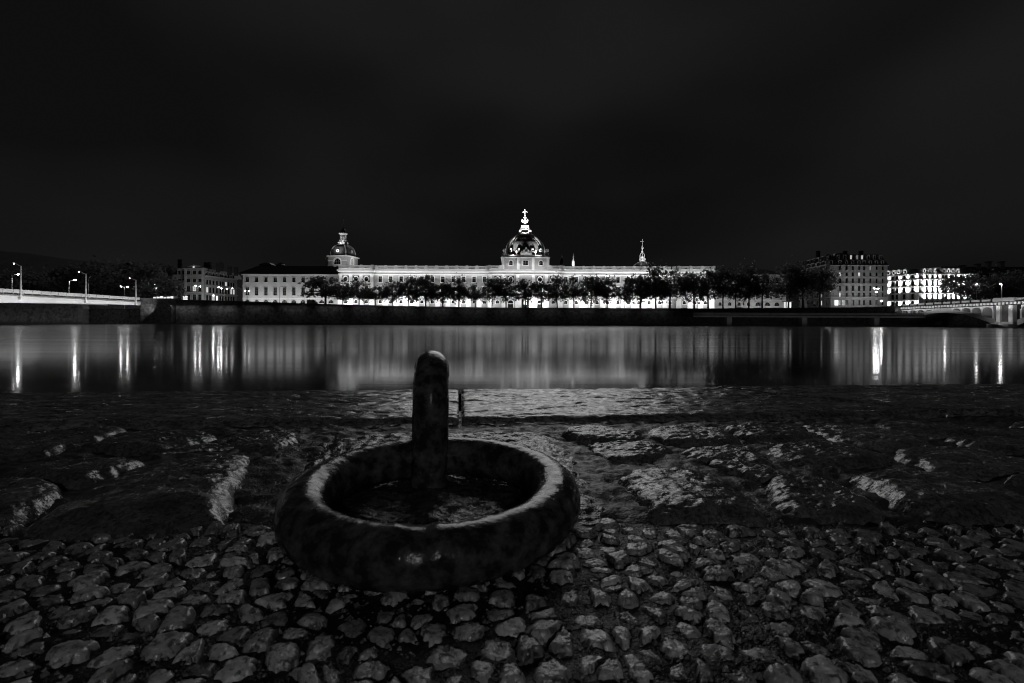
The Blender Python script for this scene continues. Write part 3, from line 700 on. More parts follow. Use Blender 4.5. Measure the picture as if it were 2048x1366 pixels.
for j, (z0, z1) in enumerate(rzs):
    for i, c in enumerate(cs):
        pane = 'lit_glass' if (i,j) in ((0,1),(8,1),(9,1),(6,0)) else ('lit_shop' if (i,j) in ((2,2),(3,2)) else 'dark_glass')
        me = cached(('sfw', j, pane), lambda: MB().box(-wd/2, wd/2, .25, .38, 0, z1-z0).mesh('window'))
        link('window', me, M[pane], sd, (c, 0, z0))
m = MB(); m.box(0, along(474), -.7, -.01, bz(552.5), bz(550.5)); m.box(0, along(474), -.8, -.01, bz(587), bz(585.6)); m.box(0, along(474), -.5, -.01, bz(570.5), bz(569.6)); m.build('cornice', M['render_trim'], sd)
for c in cs:
    o = dormer(sd, c, .2, bz(550), 1.9, bz(543.5)-bz(550), 1.8, round_top=True)
m = MB(); m.add([(0,.1,bz(550.4)),(along(474)+6,.1,bz(550.4)),(along(474)+6,3.5,bz(537.5)),(0,3.5,bz(536)),(along(474)+6,12,bz(533)),(0,12,bz(530))], [(0,1,2,3),(3,2,4,5)]); m.build('roof', M['slate'], sd)
for k, (px, pt) in enumerate(((360,519),(412,525),(419,524),(436,527),(443,525),(459,533),(472,534))):
    q = P(px, pt, D_P+9); MB().box(-1.1, 1.1, -.8, .8, -6, 0).build('chimney', M['hill_ground'], pb, loc=(q.x-pb.location.x, 9, q.z-Z_ST))
flood('facade_fill', (P(392,0,300).x+6, 304, Z_ST+3), (P(392,0,D_P).x, D_P, Z_ST+15), 12, 1, 1500, 160)  # added unseen area lights, here and below, brightening the dim fronts
flood('facade_fill', (P(452,0,300).x+8, 318, Z_ST+3), (P(440,0,D_P).x, D_P+12, Z_ST+14), 12, 1, 1100, 160)

# ---------------------------------------------------------------- right: seven-storey mansard building
D_M = 262.0
mb_ = thing('mansard_building', 'tall dim seven-storey building with two rows of dormers in its dark mansard', 'building', (P(1662,0,D_M).x, D_M, Z_ST))
MX = mb_.location.x
def mx(px): return P(px, 600, D_M).x - MX
def mz(py): return P(1715, py, D_M).z - Z_ST
mcols = [1679.7,1693.2,1705.6,1718,1728,1740.5,1753,1765.3]
mrows = [(610,600.5),(593.5,585.5),(582,571.5),(566,557),(552.5,545),(540,532.5)]
cx = [mx(c) for c in mcols]; rz = [(mz(a), mz(b)) for a, b in mrows]
ww = 1.15
xe = mx(1775)
m = MB(); wall_open(m, 0, xe, 0, mz(530), [(c-ww/2,c+ww/2,z0,z1) for c in cx for z0,z1 in rz], .4)
m.add([(xe,0,0),(xe,26,0),(xe,26,mz(530)),(xe,0,mz(530))], [(0,1,2,3)]); m.build('wall', M['render_wall'], mb_)
lit = {(0,4):'lit_glass',(3,4):'lit_glass',(5,5):'dim_glass',(0,1):'lit_glass',(0,0):'dim_glass'}
for j, (z0, z1) in enumerate(rz):
    for i, c in enumerate(cx):
        make_window(mb_, c, z0, ww, round(z1-z0,3), 0, .4, trim='render_wall', pane=lit.get((i,j),'dark_glass'), cols=0, surround=.16)
for pz, dp_ in ((553.6,.35),(567.3,.9),(595,.9),(530.6,.7)):
    MB().box(-.3, xe+.2, -dp_, -.01, mz(pz+.9), mz(pz)).build('ledge', M['render_trim'], mb_)
for pz in (566.8, 594.6):
    m = MB(); m.box(0, xe, -.9, -.85, mz(pz)+.9, mz(pz)+.98)
    for k in range(60): q = xe*k/59; m.box(q-.03, q+.03, -.9, -.85, mz(pz)+.05, mz(pz)+.9)
    m.build('balcony_railing', M['dark_metal'], mb_)
m = MB(); m.add([(-.3,-.3,mz(529.9)),(xe+.3,-.3,mz(529.9)),(xe-.6,1.2,mz(519.5)),(0,1.2,mz(519.5)),(xe-1.6,3.2,mz(507.5)),(.6,3.2,mz(507)),(xe-6,12,mz(503)),(6,12,mz(503)),(xe+.3,26,mz(529.9)),(xe-.6,25,mz(519.5)),(xe-1.6,23,mz(507.5))],
    [(0,1,2,3),(3,2,4,5),(5,4,6,7),(1,8,9,2),(2,9,10,4),(4,10,6)]); rf = m.build('roof', M['slate'], mb_)
for i, c in enumerate(cx):
    dormer(rf, c, .0, mz(529.3), 1.5, mz(521)-mz(529.3), 2.2, trim='render_wall')
    dormer(rf, c-.2, 1.2, mz(518), 1.5, mz(509)-mz(518), 2.2, trim='render_wall', pane='lit_glass' if i in (2,4) else ('dim_glass' if i == 3 else 'dark_glass'))
# shops
for a, b, p in ((1645.5,1651,'lit_shop'),(1669,1676,'lit_shop'),(1683.5,1689,'dim_glass')):
    MB().box(mx(a), mx(b), -.3, -.05, mz(611), mz(600.5)).build('shop_window', M[p], mb_) if a > 1662 else None
# left face recedes
sf = link('side_facade', None, None, mb_, (0, 0, 0), math.radians(-94))   # local x runs from far end to the corner
Ls = 31.0
sf.location = (-math.cos(math.radians(-94))*Ls, -math.sin(math.radians(-94))*Ls, 0)
def s_along(px):
    best = min((abs((MX+sf.location.x+math.cos(math.radians(-94))*t)/(D_M+sf.location.y+math.sin(math.radians(-94))*t)*F+1024-px), t) for t in [Ls*k/300 for k in range(301)])
    return best[1]
scs = [s_along(q) for q in (1596,1606,1615,1624,1634.5,1643,1653)]
m = MB(); wall_open(m, 0, Ls, 0, mz(530), [(c-.6,c+.6,z0,z1) for c in scs for z0,z1 in rz], .4); m.build('wall', M['render_wall'], sf)
for j, (z0, z1) in enumerate(rz):
    for i, c in enumerate(scs):
        pane = 'lit_shop' if (i,j) in ((5,0),(1,0)) else ('lit_glass' if (i,j) in ((5,1),) else 'dark_glass')
        make_window(sf, c, z0, 1.2, round(z1-z0,3), 0, .4, trim='render_wall', pane=pane, cols=0, surround=.16)
for pz in (567.3, 595): MB().box(0, Ls, -.8, -.01, mz(pz+.9), mz(pz)).build('ledge', M['render_trim'], sf)
m = MB(); m.add([(0,-.3,mz(529.9)),(Ls,-.3,mz(529.9)),(Ls-.3,1.2,mz(519.5)),(.5,1.2,mz(519.5)),(Ls-.6,3.2,mz(507)),(1.5,3.2,mz(507)),(Ls-6,12,mz(503)),(8,12,mz(503))], [(0,1,2,3),(3,2,4,5),(5,4,6,7)]); m.build('roof', M['slate'], sf)
for c in scs:
    dormer(sf, c, .0, mz(529.3), 1.5, mz(521)-mz(529.3), 2.2, trim='render_wall'); dormer(sf, c, 1.2, mz(518), 1.5, mz(509)-mz(518), 2.2, trim='render_wall')
dormer(mb_, .55, -.2, mz(529.3), 1.9, mz(521)-mz(529.3), 2.4, trim='render_wall'); dormer(mb_, .8, 1.0, mz(518), 1.9, mz(509)-mz(518), 2.4, trim='render_wall')
for px in (1636, 1690, 1722):
    q = P(px, 504, D_M+12); MB().box(-.9,.9,-.7,.7,-3,.6).build('chimney', M['hill_ground'], mb_, loc=(q.x-MX, 12, q.z-Z_ST))

flood('facade_fill', (P(1720,0,D_M).x, D_M-14, Z_ST+6), (P(1715,0,D_M).x, D_M, Z_ST+17), 22, 1, 800, 160)  # added unseen area light that lifts the mansard front
# ---------------------------------------------------------------- right: ornate uplit building
D_B = 262.0
bb = thing('uplit_building', 'ornate corner building lit by bright uplights between its windows', 'building', (P(1838,0,D_B).x, D_B, Z_ST))
BX = bb.location.x
def ux(px): return P(px, 600, D_B).x - BX
def uz(py): return P(1860, py, D_B).z - Z_ST
ulv = [(611,601.5),(598,587.5),(584.5,574),(570.5,559.5),(556.5,549.5)]
wcols = [1853.5,1864.5,1874.7,1886,1892,1902,1911.5,1922,1935,1946]
lcols = [1848,1859,1870,1879.3,1897,1907,1916.5,1929,1941]
rz = [(uz(a), uz(b)) for a, b in ulv]
cx = [ux(c) for c in wcols]
m = MB(); xe = ux(1958); wall_open(m, 0, xe, 0, uz(547.5), [(c-.55,c+.55,z0,z1) for c in cx for z0,z1 in rz], .4)
m.add([(xe,0,0),(xe,20,0),(xe,20,uz(547.5)),(xe,0,uz(547.5))], [(0,1,2,3)]); m.build('wall', M['render_wall'], bb)
for z0, z1 in rz:
    for c in cx: make_window(bb, c, z0, 1.1, round(z1-z0,3), 0, .4, trim='render_trim', cols=0, surround=.15)
for py in (547.2, 558.3, 572.2, 585.8, 600.2):
    MB().box(-.2, xe+.2, -.7, -.01, uz(py+.9), uz(py)).build('ledge', M['trim_stone'], bb)
m = MB(); m.add([(-.5,-.2,uz(546.2)),(xe,-.2,uz(546.2)),(xe,3,uz(537)),(0,3,uz(537)),(xe,9,uz(534.5)),(0,9,uz(534.5))], [(0,1,2,3),(3,2,4,5)]); rf = m.build('roof', M['slate'], bb)
def uplight(parent, x, z, zw, yw, rot, strength):
    fx = cached('fixture', lambda: MB().box(-.22,.22,-.75,-.35,-.15,.05).mesh('light_fixture'))
    link('light_fixture', fx, M['dark_metal'], parent, (x, yw, z))
    q = Vector((x, yw-.62, z+.12)); t = Vector((x, yw-.22, z+3.0))
    Rm = Matrix.Rotation(rot, 4, 'Z'); base = Vector(parent_world(parent))
    flood('uplight', base + (Rm @ q), base + (Rm @ t), .35, .35, strength, 120)
def parent_world(o):
    v = Vector((0,0,0))
    while o is not None: v = v + o.location; o = o.parent
    return v
for c in lcols:
    x = ux(c)
    MB().box(x-.55, x+.55, -.16, -.01, uz(612), uz(549)).build('pilaster', M['trim_stone'], bb)
    for zz, st_ in ((598.5, 430), (585, 430), (571.2, 430), (556.8, 130)):
        uplight(bb, x, uz(zz), 0, 0, 0, st_)
for px in (1849,1860,1870,1888,1897,1906,1916): dormer(rf, ux(px), .0, uz(544), 1.3, uz(538.5)-uz(544), 2, trim='trim_stone', round_top=True)
for px in (1849,1870,1897,1916):
    x = ux(px); flood('dormer_light', (BX+x, D_B-1.6, Z_ST+uz(546.6)), (BX+x, D_B, Z_ST+uz(540)), 3.2, .3, 70, 120)
# left face of the corner, receding
ra = math.radians(-68); Lb = 27.0
bs = link('side_facade', None, None, bb, (-math.cos(ra)*Lb, -math.sin(ra)*Lb, 0), ra)
def b_along(px):
    return min((abs((BX+bs.location.x+math.cos(ra)*t)/(D_B+bs.location.y+math.sin(ra)*t)*F+1024-px), t) for t in [Lb*k/400 for k in range(401)])[1]
wcs = [b_along(q) for q in (1785,1793.5,1808,1825)]; lcs = [b_along(q) for q in (1778,1800,1816,1834)]
m = MB(); wall_open(m, 0, Lb, 0, uz(547.5), [(c-.7,c+.7,z0,z1) for c in wcs for z0,z1 in rz], .4); m.build('wall', M['render_wall'], bs)
for z0, z1 in rz:
    for c in wcs: make_window(bs, c, z0, 1.4, round(z1-z0,3), 0, .4, trim='render_trim', cols=0, surround=.2)
for py in (547.2, 558.3, 572.2, 585.8, 600.2): MB().box(0, Lb, -.6, -.01, uz(py+.9), uz(py)).build('ledge', M['trim_stone'], bs)
for c in lcs:
    MB().box(c-.8, c+.8, -.16, -.01, uz(612), uz(549)).build('pilaster', M['trim_stone'], bs)
    for zz, st_ in ((611, 360), (585, 560), (571.2, 560), (556.8, 130)): uplight(bs, c, uz(zz), 0, 0, ra, st_)
m = MB(); m.add([(0,-.2,uz(546.2)),(Lb,-.2,uz(546.2)),(Lb,3,uz(537)),(0,3,uz(537)),(Lb,9,uz(534.5)),(0,9,uz(534.5))], [(0,1,2,3),(3,2,4,5)]); m.build('roof', M['slate'], bs)
for q in (1776,1787,1796.5,1810):
    c = b_along(q); dormer(bs, c, 0, uz(544), 1.6, uz(538.5)-uz(544), 2, trim='trim_stone', round_top=True)
    w_ = parent_world(bs) + Matrix.Rotation(ra,4,'Z') @ Vector((c,-1.6,uz(546.6))); t_ = parent_world(bs) + Matrix.Rotation(ra,4,'Z') @ Vector((c,0,uz(540)))
    flood('dormer_light', w_, t_, .6, .6, 30, 120)
for px, pt in ((1926,532),(1957,529),(1978,524.5),(2004,524.5)):
    o = thing('chimney_stack', f'square chimney stack on dark roofs, {ORD[[1926,1957,1978,2004].index(px)]} from the uplit building', 'chimney', (P(px,0,300).x, 300, Z_ST), group='chimneys over the dark roofs')
    z1 = P(px,pt,300).z - Z_ST; MB().box(-1.2,1.2,-1,1,z1-9,z1).build('shaft', M['render_wall'], o); MB().box(-1.5,1.5,-1.3,1.3,z1,z1+.4).build('cap', M['slate'], o)
hs = thing('dark_houses', 'row of dark low-roofed houses behind the trees beyond uplit building', 'building', (P(1980,0,296).x, 296, Z_ST))
z1 = P(1980,548,296).z - Z_ST
MB().box(-30,60,0,20,0,z1).build('wall', M['hill_ground'], hs); m = MB(); hip_roof(m,-31,61,-1,21,z1,z1+5,6,6); m.build('roof', M['slate'], hs)

# ---------------------------------------------------------------- left white bridge
bl = thing('girder_bridge', 'white steel girder bridge with panel railing crossing at left of river', 'bridge', (-176.5, 160, Z_W))
BXL = -176.5
def bl_z(y): return 9.0 + (232 - y) * .003 - Z_W       # deck level
ys = [232 - 4*k for k in range(0, 40)]
m = MB()
def gd(y):   # girder depth: haunched towards the river pier
    t = min(max((232-y)/80.0, 0), 1); return 2.1 + 1.9*t*t
for a, b in zip(ys[:-1], ys[1:]):
    za, zb2 = bl_z(a), bl_z(b)
    m.hexa([(-.4,a-160,za-gd(a)),(0,a-160,za-gd(a)),(0,b-160,zb2-gd(b)),(-.4,b-160,zb2-gd(b))][::-1], [(-.4,a-160,za),(0,a-160,za),(0,b-160,zb2),(-.4,b-160,zb2)][::-1])
m.build('girder', M['girder_paint'], bl)
m = MB()
for a, b in zip(ys[:-1], ys[1:]):
    m.hexa([(-18,b-160,bl_z(b)-.75),(.35,b-160,bl_z(b)-.75),(.35,a-160,bl_z(a)-.75),(-18,a-160,bl_z(a)-.75)], [(-18,b-160,bl_z(b)-.25),(.35,b-160,bl_z(b)-.25),(.35,a-160,bl_z(a)-.25),(-18,a-160,bl_z(a)-.25)])
m.build('deck', M['concrete'], bl)
m = MB()
for a, b in zip(ys[:-1], ys[1:]): m.hexa([(-17.9,b-160,bl_z(b)-gd(b)),(-17.5,b-160,bl_z(b)-gd(b)),(-17.5,a-160,bl_z(a)-gd(a)),(-17.9,a-160,bl_z(a)-gd(a))], [(-17.9,b-160,bl_z(b)),(-17.5,b-160,bl_z(b)),(-17.5,a-160,bl_z(a)),(-17.9,a-160,bl_z(a))])
m.build('rear_girder', M['girder_paint'], bl)
yy = 229.0; k = 0
pan = cached('rpanel', lambda: MB().box(-.05,.05,.12,3.3,.35,1.45).box(-.1,.1,0,.12,0,1.55).box(-.1,.1,0,3.42,1.45,1.6).mesh('railing_panel'))
while yy > 110:
    link('railing_panel', pan, M['girder_paint'], bl, (.15, yy-3.42-160, bl_z(yy)-.02)); yy -= 3.42
yy = 229.0
while yy > 110:
    link('railing_panel', pan, M['girder_paint'], bl, (-17.6, yy-3.42-160, bl_z(yy)-.02)); yy -= 3.42
# its river pier, outside the frame to the left
MB().box(-17, -1, 128-160, 133-160, -3, bl_z(130)-gd(130)).build('pier', M['quay_masonry'], bl)
for k in range(6):
    y = 222 - 15*k; flood('girder_light', (BXL+6.5, y, bl_z(y)+Z_W-5.0), (BXL, y, bl_z(y)+Z_W-.3), .4, 14, 620, 160)

# ---------------------------------------------------------------- right stone arch bridge
XB = 186.5
br = thing('arch_bridge', 'stone arch bridge with lit parapet panels at right of the river', 'bridge', (XB, 182, Z_W))
def rb_z(y): return 7.25 + (232 - y) * .0135 - Z_W      # road level
def arch_z(y, y0, y1, zs, zc_):                         # intrados
    t = (y - y0)/(y1 - y0)*2 - 1; return zs + (zc_ - zs)*math.sqrt(max(1 - t*t*.985, 0)) if True else 0
spans = [(186.5, 233.0), (133.0, 178.5)]
WD = 16.0
for (ya, yb) in spans:
    n = 36; m = MB(); vs = []
    for k in range(n):
        a = ya + (yb-ya)*k/n; b = ya + (yb-ya)*(k+1)/n
        za, zb2 = [(-.9 + 5.2*(1-((y-(ya+yb)/2)/((yb-ya)/2))**2)) - Z_W for y in (a, b)]
        th = lambda y: 1.25 + .9*abs((y-(ya+yb)/2)/((yb-ya)/2))**2
        m.hexa([(0,a-182,za),(WD,a-182,za),(WD,b-182,zb2),(0,b-182,zb2)], [(0,a-182,za+th(a)),(WD,a-182,za+th(a)),(WD,b-182,zb2+th(b)),(0,b-182,zb2+th(b))])
    m.build('arch_ring', M['bridge_stone'], br)
    m = MB()
    # open spandrel arches next to the piers
    for e, dr_ in ((ya, 1), (yb, -1)):
        for j in range(4):
            c0 = e + dr_*(1.2 + 4.4*j); c1 = e + dr_*(1.2 + 4.4*(j+1)); lo, hi = min(c0,c1), max(c0,c1)
            zt = rb_z((lo+hi)/2) - 1.55
            def ext(y): return (-.9 + 5.2*(1-((y-(ya+yb)/2)/((yb-ya)/2))**2)) - Z_W + .9
            # column
            yc_ = c0; m.box(.15, WD-.15, yc_-.38-182, yc_+.38-182, ext(yc_)-.3, zt-1.2)
            nn = 8; r = (hi-lo)/2-.38; cy = (lo+hi)/2
            for q in range(nn):
                t0, t1 = math.pi*q/nn, math.pi*(q+1)/nn
                y0, y1 = cy+r*math.cos(t0), cy+r*math.cos(t1); h0, h1 = zt-1.2+min(r,1.15)*math.sin(t0), zt-1.2+min(r,1.15)*math.sin(t1)
                m.hexa([(.15,y1-182,h1),(WD-.15,y1-182,h1),(WD-.15,y0-182,h0),(.15,y0-182,h0)], [(.15,y1-182,zt+.3),(WD-.15,y1-182,zt+.3),(WD-.15,y0-182,zt+.3),(.15,y0-182,zt+.3)])
            m.box(.15, WD-.15, lo-182, lo+.38-182, zt-1.2, zt+.3); m.box(.15, WD-.15, hi-.38-182, hi-182, zt-1.2, zt+.3)
    m.build('spandrel_arches', M['bridge_trim'], br)
    # solid crown
    c0, c1 = ya+1.2+17.6, yb-1.2-17.6; m = MB(); nn = 10
    for q in range(nn):
        a = c0+(c1-c0)*q/nn; b = c0+(c1-c0)*(q+1)/nn
        e = lambda y: (-.9 + 5.2*(1-((y-(ya+yb)/2)/((yb-ya)/2))**2)) - Z_W + 1.1
        m.hexa([(.2,a-182,e(a)),(WD-.2,a-182,e(a)),(WD-.2,b-182,e(b)),(.2,b-182,e(b))], [(.2,a-182,rb_z(a)-1.2),(WD-.2,a-182,rb_z(a)-1.2),(WD-.2,b-182,rb_z(b)-1.2),(.2,b-182,rb_z(b)-1.2)])
    m.build('crown_wall', M['bridge_stone'], br)
m = MB(); m.hexa([(-.4,125-182,rb_z(125)-1.24),(WD+.4,125-182,rb_z(125)-1.24),(WD+.4,240-182,rb_z(240)-1.24),(-.4,240-182,rb_z(240)-1.24)], [(-.4,125-182,rb_z(125)-.9),(WD+.4,125-182,rb_z(125)-.9),(WD+.4,240-182,rb_z(240)-.9),(-.4,240-182,rb_z(240)-.9)]); m.build('deck_slab', M['bridge_dark'], br)
m = MB(); m.hexa([(-.75,125-182,rb_z(125)+.02),(WD+.7,125-182,rb_z(125)+.02),(WD+.7,240-182,rb_z(240)+.02),(-.75,240-182,rb_z(240)+.02)], [(-.75,125-182,rb_z(125)+.3),(WD+.7,125-182,rb_z(125)+.3),(WD+.7,240-182,rb_z(240)+.3),(-.75,240-182,rb_z(240)+.3)]); m.build('cornice', M['bridge_dark'], br)
crb = cached('corbel', lambda: MB().box(-.55,.0,-.42,.42,-.86,.0).mesh('corbel'))
y = 231.0
while y > 140:
    link('corbel', crb, M['bridge_trim'], br, (0, y-182, rb_z(y)-.01)); y -= 1.45
pp = cached('ppanel', lambda: MB().box(-.18,.12,-1.75,1.75,.05,1.05).mesh('parapet_panel'))
ps = cached('ppost', lambda: MB().box(-.25,.2,-.28,.28,0,1.3).mesh('parapet_post'))
y = 228.5
while y > 138:
    link('parapet_panel', pp, M['bridge_trim'], br, (-.3, y-182, rb_z(y)+.31)); link('parapet_post', ps, M['bridge_dark'], br, (-.3, y-182-2.15, rb_z(y-2.15)+.31)); y -= 4.3
# pier with twin columns
m = MB(); m.box(-2.2, WD+1, 178.7-182, 186.3-182, -4, 1.4); m.lathe([(3.8,-4),(3.8,1.35),(3.4,1.5)], 16, (-2.2, .5, 0)); m.box(-.9, WD, 179.2-182, 185.8-182, 1.4, 2.3); m.build('pier', M['bridge_stone'], br)
for yq in (180.2, 184.8): MB().box(-.75, .9, yq-.75-182, yq+.75-182, 2.3, rb_z(182)-1.25).build('pier_column', M['bridge_trim'], br)
MB().box(.0, WD-.5, 179.5-182, 185.5-182, 2.3, rb_z(182)-1.25).build('pier_core', M['quay_coping'], br)
m = MB(); m.box(-1.1, .6, 178.6-182, 186.4-182, rb_z(182)+.31, rb_z(182)+1.65); m.build('refuge_parapet', M['bridge_trim'], br)
m = MB(); m.box(-2, WD+1, 233.1-182, 240-182, -3, rb_z(235)-1.3); m.build('abutment', M['quay_masonry'], br)
for k in range(7):
    y = 226 - 12*k
    flood('parapet_light', (XB-2.6, y, rb_z(y)+Z_W-2.1), (XB, y, rb_z(y)+Z_W+.2), .3, 11.5, 130, 160)
flood('pier_light', (XB-6, 182, Z_W+1.9), (XB, 182, Z_W+6), 1, 9, 120, 150)

# ---------------------------------------------------------------- low concrete deck on columns along the right bank
dk = thing('quay_deck', 'long low concrete deck on square columns along the right river wall', 'deck', (P(1600,0,222).x, 222, Z_W))
DX = dk.location.x
x0, x1 = P(1384,0,222).x-DX, P(1842,0,222).x-DX
zA, zB = P(1600,626,222).z-Z_W, P(1600,630.2,222).z-Z_W; zC, zD = P(1600,631.4,222).z-Z_W, P(1600,635,222).z-Z_W
MB().box(x0, x1, -3, 10.1, zD, zC).build('lower_beam', M['concrete'], dk)
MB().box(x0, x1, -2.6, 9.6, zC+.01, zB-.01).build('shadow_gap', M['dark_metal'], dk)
MB().box(x0, x1, -3, 9.8, zB, zA).build('upper_beam', M['concrete'], dk)
m = MB(); m.box(x0, x1, -2.7, -2.6, zA+1.0, zA+1.08)
for k in range(140): q = x0+(x1-x0)*k/139; m.box(q-.05, q+.05, -2.7, -2.6, zA+.01, zA+1.0)
m.build('railing', M['dark_metal'], dk)
for px in (1457, 1606, 1749, 1895):
    q = P(px,0,222).x-DX; MB().box(q-1.15, q+1.15, -2.2, 0.5, -2, zD-.01).build('column', M['concrete'], dk)
    for s in (-1.7, 1.9): MB().box(q+s-.12, q+s+.12, 4, 4.3, -2, zD-.01).build('service_pipe', M['dark_metal'], dk)
for k in range(3):
    xa_ = DX + x0 + (x1-x0)*(k+.5)/3; flood('bank_fill', (xa_, 216.2, Z_W+1.2), (xa_, 219.5, Z_W+5.2), (x1-x0)/3, .15, 60, 150)  # unseen area strips added to brighten the unlit deck beams
flood('bank_fill', (P(40,0,D_W).x, D_W-5, Z_W+1.0), (P(40,0,D_W).x, D_W, Z_W+5), 60, .15, 130, 150)  # one more added strip, brightening the embankment wall under the bridge
lq = MB().box(P(1380,0,222).x, P(2300,0,222).x, 224, D_W-1.65, Z_W-2, Z_W+.9).build('lower_quay', M['quay_coping'])
tag(lq, 'low landing quay under the concrete deck', 'quay', kind='structure')
for k, (px, lab) in enumerate(((1720, 'dark car parked under the concrete deck near the arch bridge'),)):
    pass

# ---------------------------------------------------------------- hills and far woods
def ridge(name, pts, d, depth, label, mt):
    m = MB(); vs = []
    for px, py in pts:
        q = P(px, py, d); vs.append((q.x, q.z))
    n = len(vs); v = [(x, d, z) for x, z in vs] + [(x, d-depth, Z_ST) for x, z in vs] + [(x, d+depth, Z_ST) for x, z in vs]
    f = [(i+n, i+1+n, i+1, i) for i in range(n-1)] + [(i, i+1, i+1+2*n, i+2*n) for i in range(n-1)]
    o = m.add(v, f).build(name, mt, smooth=True); tag(o, label, 'hill', kind='structure'); return o
ridge('far_hill', [(-700,508),(-400,500),(-200,498),(0,502),(60,507),(120,516),(190,524),(260,533),(330,545),(420,590)], 1900, 500, 'distant dark hill on the left horizon', M['hill_ground'])
ridge('wooded_hill', [(-500,560),(-200,556),(0,560),(90,556),(160,546),(230,540),(310,541),(360,545),(430,556),(520,600)], 620, 180, 'dark wooded hill behind the white bridge', M['hill_ground'])

# ---------------------------------------------------------------- trees
def crown_mesh(seed, n_leaf=1350, rx=5.6, rz=5.5, clumps=30, leaf=.42):
    r = random.Random(seed); m = MB()
    cs = []
    for k in range(clumps):
        while True:
            p = Vector((r.uniform(-1,1), r.uniform(-1,1), r.uniform(-1,1)))
            if .25 < p.length < .92: break
        w = 1.0 if p.z < .2 else 1.0 - .35*(p.z-.2)
        cs.append((Vector((p.x*rx*w, p.y*rx*w, p.z*rz)), r.uniform(1.0, 2.0)))
    V, Fc = [], []
    for k in range(n_leaf):
        c, s = cs[r.randrange(len(cs))]
        q = Vector((r.gauss(0,1), r.gauss(0,1), r.gauss(0,.85))) * s * .66
        p = c + q
        a = Vector((r.gauss(0,1), r.gauss(0,1), r.gauss(0,1))).normalized(); b = a.orthogonal().normalized()
        if r.random() < .5: b = a.cross(b)
        L = leaf * r.uniform(.55, 1.45); W = L * r.uniform(.55, .9)
        o = len(V); V += [p-a*L, p+b*W+a*L*.1, p+a*L, p-b*W+a*L*.1]; Fc.append((o,o+1,o+2,o+3))
    m.add(V, Fc); me = m.mesh('crown'); me['clumps'] = 0; return me, [c for c, s in cs]
CROWNS = [crown_mesh(100+k) for k in range(6)]
def trunk_mesh(cs, seed, base=-10.5, rx=.28):
    r = random.Random(seed); m = MB()
    lean = r.uniform(-.3,.3)
    m.tube([(0,0,base),(lean*.3,0,base+3.5),(lean,r.uniform(-.2,.2),-3.5),(lean*1.3,0,1.0)], [rx*1.25, rx, rx*.8, rx*.35], 8)
    for c in cs[:9]:
        z0 = r.uniform(-5.2,-2.2); m.tube([(lean*.8,0,z0),(c.x*.45,c.y*.45,z0+(c.z-z0)*.55),(c.x,c.y,c.z)], [rx*.5, rx*.32, .04], 6)
    return m.mesh('trunk', True)
TRUNKS = [trunk_mesh(CROWNS[k][1], 50+k) for k in range(6)]
def tree(px, ptop, pbot, halfw, d, label, group, k, name='plane_tree'):
    top = P(px, ptop, d); bot = P(px, pbot, d)
    zc_ = (top.z + bot.z)/2; hh = (top.z - bot.z)/2; hw_ = halfw/F*d
    o = thing(name, label, 'tree', (top.x, d, Z_ST), RNG.uniform(0, 6.28), group)
    sx, sz = hw_*1.16/5.9, hh*1.0/6.2
    c = link('crown', CROWNS[k][0], M['foliage'], o, (0,0,zc_-Z_ST)); c.scale = (sx, sx, sz)
    s2 = (zc_-Z_ST)/10.5
    t = link('trunk', TRUNKS[k], M['bark'], o, (0,0,zc_-Z_ST)); t.scale = (max(sx,.8), max(sx,.8), s2)
    return o
row = [(651,548,601,41),(686,562,606,22),(718.5,560,605,26),(751,570,606,24),(786,556,607,24),(818,552,606,24),(851.5,545,608,26),(885.7,558,607,23),(917.5,555,607,23),(951,565,608,22),(984,550,606,18),
       (1012,554,607,20),(1051,553,608,24),(1083,555,607,22),(1115,552,609,21),(1148,547,609,22),(1182,544,610,23),(1214.5,551,609,22),(1250,566,609,18),(1281,538,611,33),(1312,532,604,32),(1340,533,607,30),(1389,534,609,28),(1416.5,536,602,27),(1446,527,600,24),(1471.6,532,605,24),(1498,530,607,25),(1525,540,604,24)]
N = len(row)
for i, (px, t, b, hw_) in enumerate(row):
    if i < 20: lab = f'{ORD[i]} plane tree from the left in the row before the floodlit palace'
    else: lab = f'{ORD[N-1-i+2]} plane tree from the big dark tree, counted leftwards along the quay'
    tree(px, t, b, hw_, 242 + RNG.uniform(-2,4), lab, 'plane trees along the far quay', i % 6)
tree(1577, 526, 604, 31, 244, 'large dark plane tree at the left edge of the mansard building', 'plane trees along the far quay', 2)
tree(1606, 521, 601, 36, 246, 'biggest dark plane tree, hiding the left face of the mansard building', 'plane trees along the far quay', 4)
tree(1640, 530, 592, 27, 246, 'dark plane tree overlapping the corner of the mansard building', 'plane trees along the far quay', 1)
tree(322, 548, 602, 34, 250, 'lamplit plane tree standing above the bridge abutment', 'trees by the white bridge', 3)
tree(296, 575, 606, 18, 252, 'small lamplit tree at the end of the white bridge', 'trees by the white bridge', 0)
tree(345, 555, 600, 22, 256, 'tree in front of the pedimented building beside the lamplit plane tree', 'trees by the white bridge', 5)
tree(1922, 541, 600, 27, 236, 'dark tree covering the right end of the uplit building', 'trees behind the arch bridge', 1)
tree(1952, 548, 604, 22, 238, 'leafy tree with lamplight glinting through it behind the arch bridge', 'trees behind the arch bridge', 2)
tree(1985, 556, 600, 24, 246, 'low dark tree between two lit lamps behind the arch bridge', 'trees behind the arch bridge', 0)
tree(2022, 537, 600, 30, 240, 'tall dark tree at the right edge behind the arch bridge', 'trees behind the arch bridge', 3)
tree(2062, 540, 604, 28, 240, 'dark tree cut by the right border of the view', 'trees behind the arch bridge', 4)
